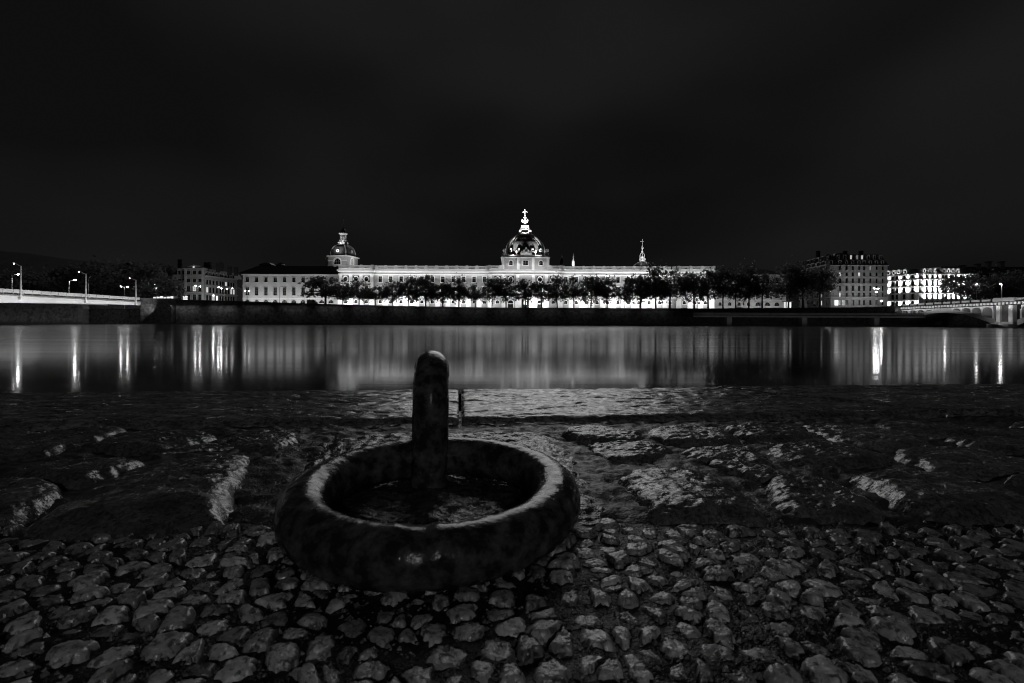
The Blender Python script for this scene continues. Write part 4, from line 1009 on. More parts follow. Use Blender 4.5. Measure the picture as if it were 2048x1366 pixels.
def wood(name, spots, label, leaf=1.1, n=420):
    r = random.Random(5); V, Fc = [], []
    for px, py, d, rad in spots:
        c = P(px, py, d)
        for k in range(n):
            p = c + Vector((r.gauss(0,1), r.gauss(0,1), r.gauss(0,.8))) * rad * .5
            a = Vector((r.gauss(0,1), r.gauss(0,1), r.gauss(0,1))).normalized(); b = a.orthogonal().normalized()
            L = leaf*r.uniform(.6,1.4); o = len(V); V += [p-a*L, p+b*L*.7, p+a*L, p-b*L*.7]; Fc.append((o,o+1,o+2,o+3))
    o = MB().add(V, Fc).build(name, M['foliage']); tag(o, label, 'woods', kind='stuff'); return o
r_ = random.Random(3); sp_ = []
for k in range(52):
    px = r_.uniform(-60, 350); base = 545 if px > 90 else 562
    sp_.append((px, r_.uniform(base, 606), r_.uniform(300, 420), r_.uniform(6, 10)))
for k in range(16): px = 10+22*k; sp_.append((px, (556 if px < 110 else 546) + r_.uniform(-4,4), r_.uniform(400,520), r_.uniform(6,10)))
wood('treeline', sp_, 'dark wood on the slope behind the white bridge')
wood('treeline', [(1990+12*k, 566+5*(k%3), 262+4*(k%2), 7) for k in range(8)] + [(1975+10*k, 588, 262, 7) for k in range(9)], 'dark mass of trees beyond the arch bridge', .8)
vl = thing('hilltop_villa', 'dark villa with pale gable on the wooded hilltop at left', 'villa', (P(268,0,560).x, 560, P(268,545,560).z))
m = MB(); m.box(-14,18,0,12,-12,7); m.box(-26,-14,2,12,-12,1); m.build('wall', M['render_wall'], vl)
m = MB(); m.poly([(-15,6.9),(3,6.9),(-5,12)], -1, 13); m.poly([(2,6.9),(20,6.9),(16,10),(5,10)], -1, 13); m.build('roof', M['slate'], vl)
for k, x in enumerate((-10, 1, 5, 12)): MB().box(x-.9, x+.9, -.3, -.02, 0, 4.5).build('window', M['dim_glass'] if k in (1,) else M['dark_glass'], vl)

# ---------------------------------------------------------------- street lamps
def lamp(px, py, d, zbase, label, group, kind='single', arm=(0,0), bright='lamp_bulb', pole='pole_paint', hook=None, r=.12, bulb=.30):
    """pole top at the photo pixel; arm = list of lamp-head offsets (dx, dz) in metres"""
    top = P(px, py, d)
    o = thing('street_lamp', label, 'street lamp', (top.x, d, zbase), 0, group)
    h = top.z - zbase
    MB().tube([(0,0,0),(0,0,h*.5),(0,0,h)], [r*1.5, r*1.15, r*.8], 8).build('pole', M[pole], o)
    for dx, dz in arm:
        if dx: MB().tube([(0,0,h-.05),(dx*.35,0,h+dz*.3),(dx*.75,0,h+dz*.95),(dx,0,h+dz)], .09, 6).build('arm', M[pole], o)
        hd = MB().hexa([(dx-.45,-.2,h+dz-.02),(dx+.45,-.2,h+dz-.02),(dx+.45,.2,h+dz-.02),(dx-.45,.2,h+dz-.02)], [(dx-.3,-.13,h+dz+.18),(dx+.3,-.13,h+dz+.18),(dx+.3,.13,h+dz+.18),(dx-.3,.13,h+dz+.18)]).build('lamp_head', M[pole], o)
        if bright: MB().ball((dx,0,h+dz-.2), bulb, 10, 6, sz=.7).build('bulb', M[bright], hd)
    return o
Zd = lambda y: bl_z(y) + Z_W
GB = 'lamps on the white bridge'; GQ = 'lamps along the far quay'
for px, py, a, lab in ((42,532,(-2.6,1.0),'tall bridge lamp post nearest the left border, arm curving left'),(172,548,(-2.9,1.0),'tall lamp post midway along the white bridge, arm curving left'),(272,560,(-3.0,1.0),'tall lamp post where the white bridge meets the bank')):
    d = BXL*-1*F/(1024-px); d = 176.0*F/(1024-px)
    o = lamp(px, py, d, Zd(d)-1.6, lab, GB, arm=(a,), bright='lamp_bulb_dim', pole='white_pole', r=.22, bulb=.16)
    MB().hexa([(-.9,-.4,-.5),(.3,-.4,-.5),(.3,.4,-.5),(-.9,.4,-.5)], [(-.3,-.5,.25),(.4,-.5,.25),(.4,.5,.25),(-.3,.5,.25)]).build('bracket', M['girder_paint'], o)
lamp(24, 551, 186, Zd(186)-.3, 'short lit lamp at far side of the bridge, arm to the right, near left border', GB, arm=((2.4,.6),), pole='white_pole', r=.16, bulb=.3)
lamp(138, 562, 212, Zd(212)-.3, 'short lit lamp at far side of the bridge beside the middle tall post', GB, arm=((2.6,.6),), pole='white_pole', r=.16, bulb=.36)
lamp(177, 556, 222, Zd(222)-.3, 'unlit grey lamp post just right of the middle tall bridge post', GB, arm=((1.2,.4),), bright=None, r=.14)
lamp(249, 573, 240, Z_ST, 'double-headed lit lamp behind the right end of the white bridge', GB, arm=((-1.7,.2),(1.5,0)), bulb=.3)
lamp(313, 570, 250, Z_ST, 'small lit lamp among leaves above the bridge abutment', GQ, arm=((-1.2,.3),(-.1,-1.6)), bright='lamp_bulb_dim', bulb=.3)
lamp(395.5, 571.5, 262, Z_ST, 'double-headed lit lamp in front of the pediment', GQ, arm=((-1.2,.2),(1.2,-.2)), bulb=.3)
lamp(442.5, 577, 262, Z_ST, 'double lamp with brightest heads before the receding dormered facade', GQ, arm=((-1.4,.9),(0.1,.3)), bulb=.34)
lamp(448, 578, 268, Z_ST, 'slim lamp post just right of the brightest double lamp', GQ, arm=((1.6,.2),(4.6,.6)), bright='lamp_bulb_dim', bulb=.3)
lamp(427, 590, 258, Z_ST, 'low lit lamp close to the street before the dormered facade', GQ, arm=((0,0),), bulb=.34)
lamp(494.5, 581, 270, Z_ST, 'double-headed lamp before the left end of the palace wing', GQ, arm=((-1.1,.0),(1.1,0)), bright='lamp_bulb_dim', bulb=.28)
lamp(559.5, 574, 250, Z_ST, 'unlit dark lamp post before the palace wing', GQ, arm=((1.2,.4),), bright=None, pole='dark_metal')
lamp(576, 578, 262, Z_ST, 'unlit thin post with wide crossbar before the palace wing', GQ, arm=((-.9,.1),(1.2,.1)), bright=None, pole='pole_paint', r=.08)
lamp(1660.5, 583, 252, Z_ST, 'lit lamp at the corner of the mansard building', GQ, arm=((0,0),), bulb=.34, pole='dark_metal')
lamp(1752.5, 577, 246, Z_ST, 'pale lamp post with clustered bright heads before the mansard building', GQ, arm=((-1.0,.2),(.9,.2),(0,-1.6)), bulb=.34)
lamp(1763, 601, 244, Z_ST, 'low bright lamp at the right foot of the mansard building', GQ, arm=((0,0),), bulb=.38)
lamp(1523, 584, 252, Z_ST, 'lit lamp hidden among the leaves before the palace annex', GQ, arm=((-1.5,.4),), bulb=.3)
lamp(1890, 590, 240, Z_ST, 'lit lamp on dark post before the uplit building', GQ, arm=((0,0),), bulb=.3, pole='pole_paint')
lamp(1835, 608, 238, Z_ST, 'low bright lamp at the near end of arch bridge parapet', GQ, arm=((0,0),), bulb=.3)
lamp(1953, 568, 232, Z_ST, 'lit lamp shining inside the tree behind the arch bridge', GQ, arm=((0,0),), bulb=.26)
lamp(2003.5, 568, 214, rb_z(214)+Z_W, 'tall white lit lamp post on the arch bridge', GQ, arm=((-.5,.2),), bulb=.34, pole='white_pole', r=.2)
# lit awning, van and boards by the quay
aw = thing('lit_kiosk', 'small brightly lit kiosk under the trees above the abutment', 'kiosk', (P(330,0,246).x, 246, Z_ST))
q0, q1 = P(322,599,246).z-Z_ST, P(322,594.5,246).z-Z_ST
for k in range(6): MB().box(-5.4+1.75*k, -5.4+1.75*k+1.3, -.05, .1, q0-2, q1+.25*(k%3)).build('lit_panel', M['lit_shop'], aw)
MB().box(-5.8,5.4,-1.2,2.4,q1+.6,q1+.8).build('roof', M['dark_metal'], aw); MB().box(-5.5,5.1,.15,2,0,q1+.59).build('wall', M['render_wall'], aw)
sg = thing('sign_board', 'white lit notice board before the pedimented building', 'sign', (P(372.5,0,256).x, 256, Z_ST))
q1 = P(372,592,256).z-Z_ST
for k in range(3): MB().box(-1.2,1.2,-.05,.05,q1-.55-.75*k,q1-.75*k).build('lit_strip', M['sign_glow'], sg)
for x in (-1.05,1.05): MB().tube([(x,.1,0),(x,.1,q1)], .06, 6).build('post', M['dark_metal'], sg)
def van(px, pt, d, label, hgt=2.5, ln=5.2):
    zt_ = P(px, pt, d).z
    o = thing('parked_van', label, 'van', (P(px,pt,d).x, d, max(zt_-hgt, Z_ST)), 0, 'vans on the far quay'); h = hgt; l = ln/2
    MB().poly([(-l,.35),(l,.35),(l,1.2),(l-.7,1.35),(l-1.4,h-.15),(l-1.7,h),(-l+.1,h),(-l,h-.2)], -.95, .95).build('body', M['car_paint'], o)
    MB().poly([(l-.82,1.45),(l-1.45,h-.3),(l-2.2,h-.3),(l-2.2,1.45)], -.97, -.951).build('side_window', M['dark_glass'], o)
    for x in (-l+1, l-1):
        for y in (-.9, .9):
            wv = MB().lathe([(.34,-.1),(.34,.1)], 14); ob = wv.build('wheel', M['tyre_rubber'], o, loc=(x,y,.34)); ob.rotation_euler = (math.pi/2,0,0)
    return o
van(625, 599.5, 246, 'white van parked before the palace wing by the first plane tree')
van(1623, 607.5, 246, 'white van parked under the biggest dark tree')
van(1480, 614, 246, 'white van parked before the palace annex', 1.9, 4.6)
MB().box(P(610,0,245).x, P(611,0,245).x, 244.9, 245.1, Z_ST, P(610,600,245).z).build('dummy', M['dark_metal']) if False else None
# shop glow under the big trees
gl = thing('lit_entrance', 'bright doorway at the foot of the mansard building behind the trees', 'entrance', (P(1577,0,268).x, 268, Z_ST))
z0_, z1_ = 0, P(1577,604,268).z-Z_ST
for k in range(3): MB().box(-1.8+1.5*k, -1.8+1.5*k+(.9 if k else .7), 0, .2, 0, z1_).build('lit_panel', M['lit_shop'], gl)
MB().box(-2.4,2.8,-.6,.8,z1_+.02,z1_+.4).build('canopy', M['concrete'], gl)

# ================================================================ the near quay
def wet(name, lo, hi, r0, r1, nsc, bumps, stretch=(1,1,1), spec=.5, pits=None, ramp=(.33,.66), each=None, det=3.0, sparkle=None):
    m = bpy.data.materials.new(name); m.use_nodes = True
    n, l = m.node_tree.nodes, m.node_tree.links; b = n['Principled BSDF']; b.inputs['Specular IOR Level'].default_value = spec
    g = n.new('ShaderNodeNewGeometry'); mp_ = n.new('ShaderNodeMapping'); mp_.inputs['Scale'].default_value = stretch; l.new(g.outputs['Position'], mp_.inputs['Vector']); src = mp_.outputs[0]
    def nz_(sc, det=6, ro=.62, dist=0):
        t = n.new('ShaderNodeTexNoise'); t.inputs['Scale'].default_value = sc; t.inputs['Detail'].default_value = det; t.inputs['Roughness'].default_value = ro; t.inputs['Distortion'].default_value = dist
        l.new(src, t.inputs['Vector']); return t.outputs['Fac']
    f = nz_(nsc)
    r = n.new('ShaderNodeValToRGB'); r.color_ramp.elements[0].position = ramp[0]; r.color_ramp.elements[0].color = (lo,lo,lo,1); r.color_ramp.elements[1].position = ramp[1]; r.color_ramp.elements[1].color = (hi,hi,hi,1)
    l.new(f, r.inputs['Fac']); col = r.outputs[0]
    if pits:
        psc, plo, phi, pv = pits
        pr = n.new('ShaderNodeMapRange'); pr.inputs['From Min'].default_value = plo; pr.inputs['From Max'].default_value = phi; pr.inputs['To Min'].default_value = pv; pr.inputs['To Max'].default_value = 1
        l.new(nz_(psc, 5, .7, .4), pr.inputs['Value'])
        mx_ = n.new('ShaderNodeMix'); mx_.data_type = 'RGBA'; mx_.blend_type = 'MULTIPLY'; mx_.inputs['Factor'].default_value = 1
        l.new(col, mx_.inputs['A']); l.new(pr.outputs[0], mx_.inputs['B']); col = mx_.outputs['Result']
    if each:
        oi = n.new('ShaderNodeObjectInfo'); er = n.new('ShaderNodeMapRange'); er.inputs['To Min'].default_value, er.inputs['To Max'].default_value = each
        l.new(oi.outputs['Random'], er.inputs['Value']); m3 = n.new('ShaderNodeMix'); m3.data_type = 'RGBA'; m3.blend_type = 'MULTIPLY'; m3.inputs['Factor'].default_value = 1
        l.new(col, m3.inputs['A']); l.new(er.outputs[0], m3.inputs['B']); col = m3.outputs['Result']
    l.new(col, b.inputs['Base Color'])
    if sparkle:
        sk = n.new('ShaderNodeMapRange'); sk.inputs['From Min'].default_value = .40; sk.inputs['From Max'].default_value = .60; sk.inputs['To Min'].default_value = sparkle[1]; sk.inputs['To Max'].default_value = sparkle[2]
        l.new(nz_(sparkle[0], 2, .6), sk.inputs['Value']); l.new(sk.outputs[0], b.inputs['Specular IOR Level'])
    q = n.new('ShaderNodeMapRange'); q.inputs['From Min'].default_value = .35; q.inputs['From Max'].default_value = .65; q.inputs['To Min'].default_value = r0; q.inputs['To Max'].default_value = r1
    l.new(nz_(nsc*1.7), q.inputs['Value']); l.new(q.outputs[0], b.inputs['Roughness'])
    prev = None
    for sc, st_, di in bumps:
        bp = n.new('ShaderNodeBump'); bp.inputs['Strength'].default_value = st_; bp.inputs['Distance'].default_value = di
        l.new(nz_(sc, det, .55), bp.inputs['Height'])
        if prev: l.new(prev, bp.inputs['Normal'])
        prev = bp.outputs[0]
    l.new(prev, b.inputs['Normal']); return m
M['wet_block'] = wet('wet_block', .045, .13, .14, .32, 16, [(80,.4,.004),(210,.5,.002)], each=(.75,1.2), pits=(150,.40,.56,.3), sparkle=(130,.12,.8))
M['wet_slab'] = wet('wet_slab', .016, .055, .14, .30, 16, [(90,.5,.006),(230,.5,.003)], pits=(150,.40,.56,.3), sparkle=(120,.12,.8))
M['wet_cap'] = wet('wet_cap', .06, .17, .20, .38, 14, [(60,.5,.005)], stretch=(.7,1.0,1), pits=(110,.40,.58,.15), sparkle=(85,.1,1.0))
M['joint_earth'] = wet('joint_earth', .008, .04, .3, .6, 40, [(90,.5,.006),(230,.5,.003)], spec=.22)
M['joint_dark'] = wet('joint_dark', .003, .008, .8, .9, 40, [(90,.5,.004)], spec=.0)
M['cobble_stone'] = wet('cobble_stone', .22, .46, .17, .42, 50, [(110,.5,.003),(300,.45,.0012)], pits=(95,.40,.50,.22), each=(.40,1.25))
M['mortar_bed'] = wet('mortar_bed', .004, .017, .25, .5, 60, [(90,.6,.006),(240,.6,.003)], spec=.12)
M['iron'] = wet('iron', .012, .080, .14, .28, 40, [(60,.35,.0022),(170,.4,.0014)], spec=.22, ramp=(.42,.68))

def fbm(x, y, z, octs=4):
    s, a, f = 0.0, 1.0, 1.0
    for _ in range(octs):
        s += a * noise.noise(Vector((x*f, y*f, z*f))); a *= .5; f *= 2.03
    return s
def chaikin(p, it=2):
    for _ in range(it):
        q = []
        for i in range(len(p)):
            a, b = p[i], p[(i+1) % len(p)]; q += [(a[0]*.75+b[0]*.25, a[1]*.75+b[1]*.25), (a[0]*.25+b[0]*.75, a[1]*.25+b[1]*.75)]
        p = q
    return p
def resample(p, n):
    L = [0.0]
    for i in range(len(p)): a, b = p[i], p[(i+1)%len(p)]; L.append(L[-1] + math.hypot(b[0]-a[0], b[1]-a[1]))
    out, j = [], 0
    for k in range(n):
        t = L[-1]*k/n
        while L[j+1] < t: j += 1
        a, b = p[j], p[(j+1)%len(p)]; u = (t-L[j])/max(L[j+1]-L[j], 1e-9); out.append((a[0]+(b[0]-a[0])*u, a[1]+(b[1]-a[1])*u))
    return out
def stone_mesh(name, outline, top, H, n, rings, power=3.0, ridge=0.0, fmul=5.0, rough=.006, fine=.002, rsc=18, seed=0.0, tilt=(0,0), edge_noise=.02, sharp=1.0):
    """a worn stone: outline in plan, rounded shoulders, uneven top; local to its centroid"""
    cx_ = sum(p[0] for p in outline)/len(outline); cy_ = sum(p[1] for p in outline)/len(outline)
    o = resample(outline, n); vs, fs = [], []
    mr = sum(math.hypot(p[0]-cx_, p[1]-cy_) for p in o)/n
    def zt_(x, y, t):
        e = H*(1-(1-min(t,1)**power)**sharp) if False else H*min(t,1)**power
        return top - e + tilt[0]*x + tilt[1]*y + rough*fbm((x+cx_)*rsc, (y+cy_)*rsc, seed, 3) + fine*fbm((x+cx_)*rsc*fmul, (y+cy_)*rsc*fmul, seed+7, 3) - (ridge*max(0, 1-abs(fbm((x+cx_)*9, (y+cy_)*16, seed+3, 4))*3.5)**2 if ridge else 0)
    vs.append((0, 0, zt_(0, 0, 0)))
    for k in range(1, rings+1):
        t = (k/rings)**.75
        for i, p in enumerate(o):
            dx, dy = p[0]-cx_, p[1]-cy_
            w_ = 1 + edge_noise*fbm(dx/mr*2.6+seed, dy/mr*2.6, seed*1.7, 3)*t
            x, y = dx*t*w_, dy*t*w_
            vs.append((x, y, zt_(x, y, t)))
    for i, p in enumerate(o):   # skirt
        x, y, z = vs[1+(rings-1)*n+i]; vs.append((x*1.01, y*1.01, top-H-.05))
    for i in range(n): fs.append((0, 1+i, 1+(i+1)%n))
    for k in range(rings):
        for i in range(n):
            a, b = 1+k*n, 1+(k+1)*n; fs.append((a+i, b+i, b+(i+1)%n, a+(i+1)%n))
    me = bpy.data.meshes.new(name); me.from_pydata(vs, [], fs); me.polygons.foreach_set('use_smooth', [True]*len(me.polygons)); me.update()
    return me, (cx_, cy_)

qg = tag(MB().add([(-40,-12,-.06),(40,-12,-.06),(40,1.9,-.06),(-40,1.9,-.06)], [(0,1,2,3)]).build('quay_ground', M['mortar_bed']), 'dark earth of the near quay', 'ground', kind='structure')
pv = thing('quay_paving', 'worn wet stone paving of the near quay', 'paving', (0,0,0)); del pv['category']; pv['kind'] = 'structure'
# mortar bed with relief
def heightfield(name, x0, x1, y0, y1, step, zf, mt, parent=None):
    nx, ny = int((x1-x0)/step)+1, int((y1-y0)/step)+1
    vs = [(x0+i*step, y0+j*step, zf(x0+i*step, y0+j*step)) for j in range(ny) for i in range(nx)]
    fs = [(j*nx+i, j*nx+i+1, (j+1)*nx+i+1, (j+1)*nx+i) for j in range(ny-1) for i in range(nx-1)]
    me = bpy.data.meshes.new(name); me.from_pydata(vs, [], fs); me.polygons.foreach_set('use_smooth', [True]*len(me.polygons)); me.update()
    return link(name, me, mt, parent)
def bed_z(x, y): return -.0052 + .0045*fbm(x*34, y*34, 3.3, 4) - (.004 if y > .78 else .004*max(0, (y-.70)/.08))
heightfield('mortar_bed', -2.4, 2.6, .15, .775, .0075, bed_z, M['mortar_bed'], pv)
def rubble_z(x, y): return -.007 - .014*max(0, min(1, (.80-y)/.05)) + .0075*fbm(x*9, y*12, 5.1, 3) + .0055*fbm(x*36, y*46, 1.7, 3)
heightfield('rubble_bed', -2.4, 2.6, .735, 1.75, .0075, rubble_z, M['joint_earth'], pv)

# edge stones
def cap_front(x): return 1.495 + .085*x
def cap_back(x): return 2.15 + .078*x
caps = [(-6.0, -2.605), (-2.6, -.2285), (-.2245, 1.30), (1.31, 3.2), (3.21, 6.0)]
skew = [0, 0, .0, .55, 0]
def cap_mesh(i, xa, xb):
    n_x = max(int((xb-xa)/.009), 20) if -3 < xa < 3 else 60; n_y = 110
    vs, fs = [], []
    for j in range(n_y+1):
        v = j/n_y
        for k in range(n_x+1):
            u = k/n_x
            a = xa + (skew[i]*(v-.3)*-1 if i == 3 else 0); b = xb
            if i == 2: b = xb + .55*(.3-v); a = -.1075*(1.478+.655*v) + .005
            if i == 1: b = -.1075*(1.478+.655*v) - .005
            x = a + (b-a)*u
            y = cap_front(x) + .012 + (cap_back(x)-cap_front(x))*v + .010*fbm(x*3, 1.0 if v > .5 else 5.0, i, 3)*(1 if v in (0,1) else .6)
            e = min(v, 1-v)*.65; eu = min(u, 1-u)*(b-a)
            rnd = -.018*max(0, 1-e/.035)**2 - .005*max(0, 1-eu/.015)**2
            rip = -.0062*abs(fbm(x*9, y*11, 2.2+i, 4)) + .0016*fbm(x*24, y*30, 4.1+i, 2) - .005*max(0, 1-abs(fbm(x*3.5, y*11, 8+i, 3))*6)**2 + .003
            vs.append((x, y, .012 + rnd + rip + (.006 if i == 3 else 0)))
    W_ = n_x+1
    fs = [(j*W_+k, j*W_+k+1, (j+1)*W_+k+1, (j+1)*W_+k) for j in range(n_y) for k in range(n_x)]
    rim = [k for k in range(W_)] + [j*W_+n_x for j in range(1, n_y+1)] + [n_y*W_+k for k in range(n_x-1, -1, -1)] + [j*W_ for j in range(n_y-1, 0, -1)]
    o = len(vs); vs += [(vs[q][0], vs[q][1], -.42) for q in rim]
    fs += [(rim[(q+1)%len(rim)], rim[q], o+q, o+(q+1)%len(rim)) for q in range(len(rim))]
    me = bpy.data.meshes.new('edge_stone'); me.from_pydata(vs, [], fs); me.polygons.foreach_set('use_smooth', [True]*len(me.polygons)); me.update(); return me
for i, (xa, xb) in enumerate(caps): link('edge_stone', cap_mesh(i, xa, xb), M['wet_cap'], pv)
jm = MB(); jm.hexa([(-.1075*1.5-.012,1.5,-.42),(-.1075*1.5+.012,1.5,-.42),(-.1075*2.16+.012,2.16,-.42),(-.1075*2.16-.012,2.16,-.42)], [(-.1075*1.5-.012,1.5,-.012),(-.1075*1.5+.012,1.5,-.012),(-.1075*2.16+.012,2.16,-.014),(-.1075*2.16-.012,2.16,-.014)])
jm.build('joint_mortar', M['joint_dark'], pv)
qf = MB(); qf.hexa([(-40,cap_front(-40)*0+1.2,Z_W-2),(40,1.2,Z_W-2),(40,2.0,Z_W-2),(-40,1.95,Z_W-2)], [(-40,1.2,-.09),(40,1.2,-.09),(40,2.0,-.09),(-40,1.95,-.09)])
tag(qf.build('quay_face', M['quay_masonry']), 'masonry face of the near quay above the water', 'quay', kind='structure')

BL = [  # paving blocks: photo outline, height of the crown above the bed plane
 ([(25,1040),(120,978),(290,908),(400,893),(490,893),(515,908),(478,955),(462,1005),(430,1040),(200,1060),(60,1060)], .030, .085),
 ([(2,945),(60,921),(200,908),(280,906),(290,918),(205,948),(140,960),(60,955)], .024, .06),
 ([(-90,955),(70,944),(146,968),(60,1018),(-90,1060)], .028, .07),
 ([(-120,885),(60,862),(170,852),(236,852),(240,863),(140,886),(70,905),(-120,915)], .020, .05),
 ([(190,884),(215,867),(300,856),(425,857),(428,872),(370,888),(300,900),(225,896)], .018, .05),
 ([(440,872),(520,853),(592,852),(588,884),(530,900),(470,892)], .006, .04),
 ([(300,905),(372,890),(440,880),(500,888),(430,893),(330,903)], .004, .03),
 ([(1125,856),(1170,845),(1240,847),(1290,864),(1282,876),(1190,879),(1140,870)], .016, .045),
 ([(1292,851),(1370,844),(1430,850),(1480,874),(1445,884),(1340,880),(1300,866)], .018, .05),
 ([(1440,852),(1510,843),(1585,846),(1628,864),(1580,875),(1500,871)], .018, .045),
 ([(1590,844),(1640,838),(1760,851),(1872,880),(1800,894),(1700,884),(1640,866)], .018, .05),
 ([(1172,884),(1250,874),(1335,884),(1345,900),(1275,916),(1195,909)], .008, .045),
 ([(1365,892),(1480,886),(1528,905),(1550,930),(1460,920),(1375,910)], .010, .05),
 ([(1528,882),(1640,875),(1720,890),(1795,914),(1700,924),(1600,918),(1545,903)], .016, .05),
 ([(1222,930),(1340,914),(1405,926),(1465,962),(1552,1014),(1520,1028),(1400,1024),(1305,1026),(1270,985)], .026, .08),
 ([(1520,950),(1600,944),(1690,962),(1775,1006),(1785,1025),(1600,1028),(1535,992)], .026, .08),
 ([(1400,918),(1500,912),(1598,950),(1540,960),(1470,940)], .010, .05),
 ([(1685,938),(1780,921),(1900,930),(1965,956),(2070,978),(2130,1018),(2040,1024),(1880,1020),(1770,990),(1735,962)], .030, .08),
 ([(1775,897),(1870,886),(1960,896),(2070,917),(2100,940),(1960,945),(1860,930)], .018, .05),
 ([(1735,842),(1850,834),(1990,851),(2100,862),(2110,876),(1900,866),(1800,858)], .016, .045),
 ([(1880,868),(1930,862),(2100,884),(2150,905),(1960,894)], .014, .045),
 ([(1985,950),(2100,938),(2200,965),(2100,975)], .020, .06),
 ([(2005,842),(2100,836),(2220,850),(2200,862),(2080,856)], .014, .04),
 ([(-200,868),(-60,858),(58,855),(62,863),(-60,880),(-200,890)], .014, .04),
]
for i, (pp_, topz, H) in enumerate(BL):   # outlines grow a little so the joints close up
    ol = [tuple(G(x, y, topz*.4).xy) for x, y in pp_]
    big = len(pp_) > 8
    mx0 = sum(q[0] for q in ol)/len(ol); my0 = sum(q[1] for q in ol)/len(ol)
    ol = [(mx0+(q[0]-mx0)*1.19, my0+(q[1]-my0)*1.22) for q in ol]
    me, c = stone_mesh('paving_block', chaikin(ol, 1), topz*.55, H, 150, 64, power=6.0 if topz >= .024 else 9, ridge=.003, fmul=3.2, rough=.004, fine=.0032, rsc=12, seed=i*3.7+1, tilt=(RNG.uniform(-.05,.05), RNG.uniform(-.06,.03)), edge_noise=.09)
    link('paving_block', me, M['wet_block'], pv, (c[0], c[1], 0))
# flat slab carrying the iron staple
sl = [(600,872),(700,858),(850,852),(1000,851),(1115,852),(1165,884),(1190,920),(1225,960),(1268,1020),(1290,1052),(1100,1082),(850,1095),(600,1075),(470,1052),(490,1000),(545,945),(585,900)]
me, c = stone_mesh('mooring_slab', chaikin([tuple(G(x, y, 0).xy) for x, y in sl], 2), +.004, .05, 200, 110, power=9, ridge=.004, fmul=3.0, rough=.004, fine=.0052, rsc=14, seed=91, edge_noise=.04)
link('mooring_slab', me, M['wet_slab'], pv, (c[0], c[1], 0))

# cobbles
rc_ = random.Random(21); pts = []
sx_ = .035
j = 0; y = .20
while y < .80:
    x = -1.35 + (sx_*.5 if j % 2 else 0)
    while x < 1.45:
        pts.append((x + rc_.uniform(-.5,.5)*sx_, y + rc_.uniform(-.45,.45)*sx_*.82)); x += sx_*rc_.uniform(.8,1.25)
    y += sx_*.84; j += 1
def slab_near(x, y):
    gx = G(860, 1085, 0); return ((x+.12)/.40)**2 + ((y-.93)/.235)**2 < 1
def visible(x, y):
    u = x/y*F+1024; v = HY + HC/y*F; return -60 < u < 2108 and v < 1400
cells = []
for i, (x, y) in enumerate(pts):
    if y > .755 + .012*math.sin(x*9) or slab_near(x, y): continue
    poly = [(x-.045,y-.045),(x+.045,y-.045),(x+.045,y+.045),(x-.045,y+.045)]
    for k, (a, b) in enumerate(pts):
        if k == i or abs(a-x) > .11 or abs(b-y) > .11: continue
        mx_, my_, nx_, ny_ = (x+a)/2, (y+b)/2, a-x, b-y; out = []
        for q in range(len(poly)):
            p0, p1 = poly[q], poly[(q+1)%len(poly)]
            s0 = (p0[0]-mx_)*nx_+(p0[1]-my_)*ny_; s1 = (p1[0]-mx_)*nx_+(p1[1]-my_)*ny_
            if s0 <= 0: out.append(p0)
            if s0*s1 < 0: t = s0/(s0-s1); out.append((p0[0]+(p1[0]-p0[0])*t, p0[1]+(p1[1]-p0[1])*t))
        poly = out
        if len(poly) < 3: break
    if len(poly) >= 3: cells.append(poly)
def shrink(poly):
    cx_ = sum(p[0] for p in poly)/len(poly); cy_ = sum(p[1] for p in poly)/len(poly)
    s = rc_.uniform(.74,.95); a = rc_.uniform(0, math.pi); st_ = rc_.uniform(.82, 1.0)
    out = []
    for px_, py_ in poly:
        dx, dy = px_-cx_, py_-cy_
        e1, e2 = dx*math.cos(a)+dy*math.sin(a), -dx*math.sin(a)+dy*math.cos(a); e2 *= st_
        out.append((cx_+(e1*math.cos(a)-e2*math.sin(a))*s, cy_+(e1*math.sin(a)+e2*math.cos(a))*s))
    return out
items = []
for i, poly in enumerate(cells):
    p = chaikin(shrink(poly), 1)
    cx_ = sum(q[0] for q in p)/len(p); cy_ = sum(q[1] for q in p)/len(p)
    near = visible(cx_, cy_)
    lowered = rc_.random() < .18
    me, c = stone_mesh('cobble', p, rc_.uniform(-.0035,.004) - (.004 if lowered else 0), .010, 34, 10, power=rc_.uniform(5,12), rough=.0012, fine=.0006, rsc=60, seed=i*1.31, tilt=(rc_.uniform(-.07,.07), rc_.uniform(-.07,.07)), edge_noise=.38)
    items.append((0 if near else 1, math.hypot(c[0], c[1]), me, c))
items.sort(key=lambda t: (t[0], t[1]))
for _, _, me, c in items[:300]: link('cobble', me, M['cobble_stone'], pv, (c[0], c[1], 0))
if len(items) > 300:
    m = MB()
    for _, _, me, c in items[300:]:
        m.add([(v.co.x+c[0], v.co.y+c[1], v.co.z) for v in me.vertices], [tuple(p.vertices) for p in me.polygons])
    tag(m.build('cobble_remainder', M['cobble_stone'], pv, smooth=True), kind='stuff')
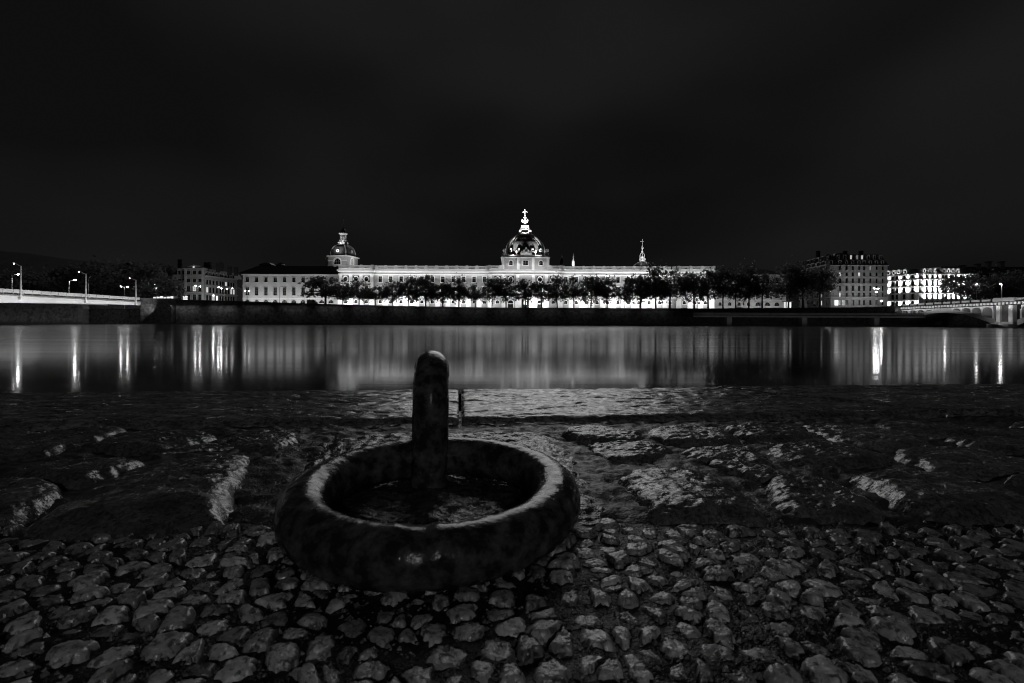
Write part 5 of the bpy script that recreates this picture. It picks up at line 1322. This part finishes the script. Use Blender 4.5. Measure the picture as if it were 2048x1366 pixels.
# loose grit in the joints
rg = random.Random(9); m = MB()
for k in range(5200):
    px, py = rg.uniform(-60, 2110), 850 + 520*rg.random()**1.0
    if py < 1045 and rg.random() < .4: px = rg.gauss(480, 90)
    q = G(px, py, -.012); r = rg.choice((.0012,.0016,.002,.003,.0045)) * rg.uniform(.7,1.3)
    z = bed_z(q.x, q.y); a = rg.uniform(0,6.28); ca, sa = math.cos(a), math.sin(a); e = rg.uniform(.5,1)
    V = [(q.x+r*ca, q.y+r*sa, z), (q.x-r*e*sa, q.y+r*e*ca, z), (q.x-r*ca, q.y-r*sa, z), (q.x+r*e*sa, q.y-r*e*ca, z), (q.x+r*.2, q.y, z+r*.8)]
    m.add(V, [(0,1,4),(1,2,4),(2,3,4),(3,0,4)])
gr = m.build('gravel', wet('grit', .02, .14, .2, .6, 90, [(300,.5,.002)])); tag(gr, 'loose grit in the joints of the paving', 'gravel', kind='stuff')

# ---------------------------------------------------------------- iron ring and staple
RCX, RCY, RR, RT = -.124, .776, .195, .037
NR, NT = 220, 64
vs, fs = [], []
for i in range(NR):
    a = 2*math.pi*i/NR
    for k in range(NT):
        b = 2*math.pi*k/NT
        rt = RT*(1 + .02*math.sin(3*a+1)) 
        dn = .0009*fbm(math.cos(a)*9, math.sin(a)*9, math.sin(b)*2+math.cos(b), 4) + .0007*fbm(math.cos(a)*40, math.sin(a)*40, b*3, 2)
        da = (a + math.pi/2 - .10 + math.pi) % (2*math.pi) - math.pi     # forge weld at the front of the ring
        dn += -.0016*math.exp(-(da/.04)**2) + .0026*math.exp(-((da-.07)/.04)**2)*max(0, math.sin(b)+.1) + .0022*math.exp(-((da+.16)/.05)**2)*max(0, math.sin(b)) + .0005*noise.noise(Vector((a*14, b*2.2, 3)))
        R_ = rt + dn
        x, y, z = (RR+R_*math.cos(b))*math.cos(a), (RR+R_*math.cos(b))*math.sin(a), R_*math.sin(b)
        vs.append((x, y, z))
fs = [(i*NT+k, ((i+1)%NR)*NT+k, ((i+1)%NR)*NT+(k+1)%NT, i*NT+(k+1)%NT) for i in range(NR) for k in range(NT)]
me = bpy.data.meshes.new('mooring_ring'); me.from_pydata(vs, [], fs); me.polygons.foreach_set('use_smooth', [True]*len(me.polygons)); me.update()
rg_ = link('mooring_ring', me, M['iron'], None, (RCX, RCY, .036)); rg_.rotation_euler = (.035, 0, 0); tag(rg_, 'heavy black iron mooring ring lying flat on the wet quay', 'mooring ring')
SX, SY0, SY1, SR = -.158, .925, 1.075, .0345
path = [(0, 0, -.10)] + [(0, 0, .14*k/14) for k in range(15)]
rad = (SY1-SY0)/2
path += [(0, rad - rad*math.cos(math.pi*k/22), .14 + (rad+.003)*math.sin(math.pi*k/22)) for k in range(1, 22)]
path += [(0, 2*rad, .14 - .14*k/14) for k in range(15)] + [(0, 2*rad, -.10)]
mbs = MB().tube(path, SR, 40)
mbs.v = [(x*(1+.03*fbm(x*30,y*30,z*30,2)) + .0011*fbm(y*30, z*26, 1.1, 4) + .005*(z/.25), y + .0013*fbm(x*30+5, z*24, y*20, 4), z + .0012*fbm(x*40, y*40, z*40, 3)) for x, y, z in mbs.v]
stp = mbs.build('mooring_staple', M['iron'], None, smooth=True, loc=(SX, SY0, 0)); stp.rotation_euler = (0, 0, -math.atan2(SX, SY0) - .01); tag(stp, 'upright iron staple rising from the slab through the mooring ring', 'mooring staple')

# ---------------------------------------------------------------- assumed lamp behind the viewer, unseen, added to light the near stones and iron
ql = thing('assumed_quay_lamp', 'assumed street lamp added on the near quay behind the viewer', 'street lamp', (1.2, -8.0, -.06))
MB().tube([(0,0,0),(0,0,1.8),(0,0,3.6)], [.09,.07,.05], 12).build('pole', M['pole_paint'], ql)
MB().lathe([(.06,3.55),(.20,3.65),(.26,3.72),(.10,4.1),(.03,4.16)], 16).build('lamp_head', M['dark_metal'], ql)
MB().ball((0,0,3.53), .15, 16, 10).build('bulb', glow('assumed_bulb', 430), ql)
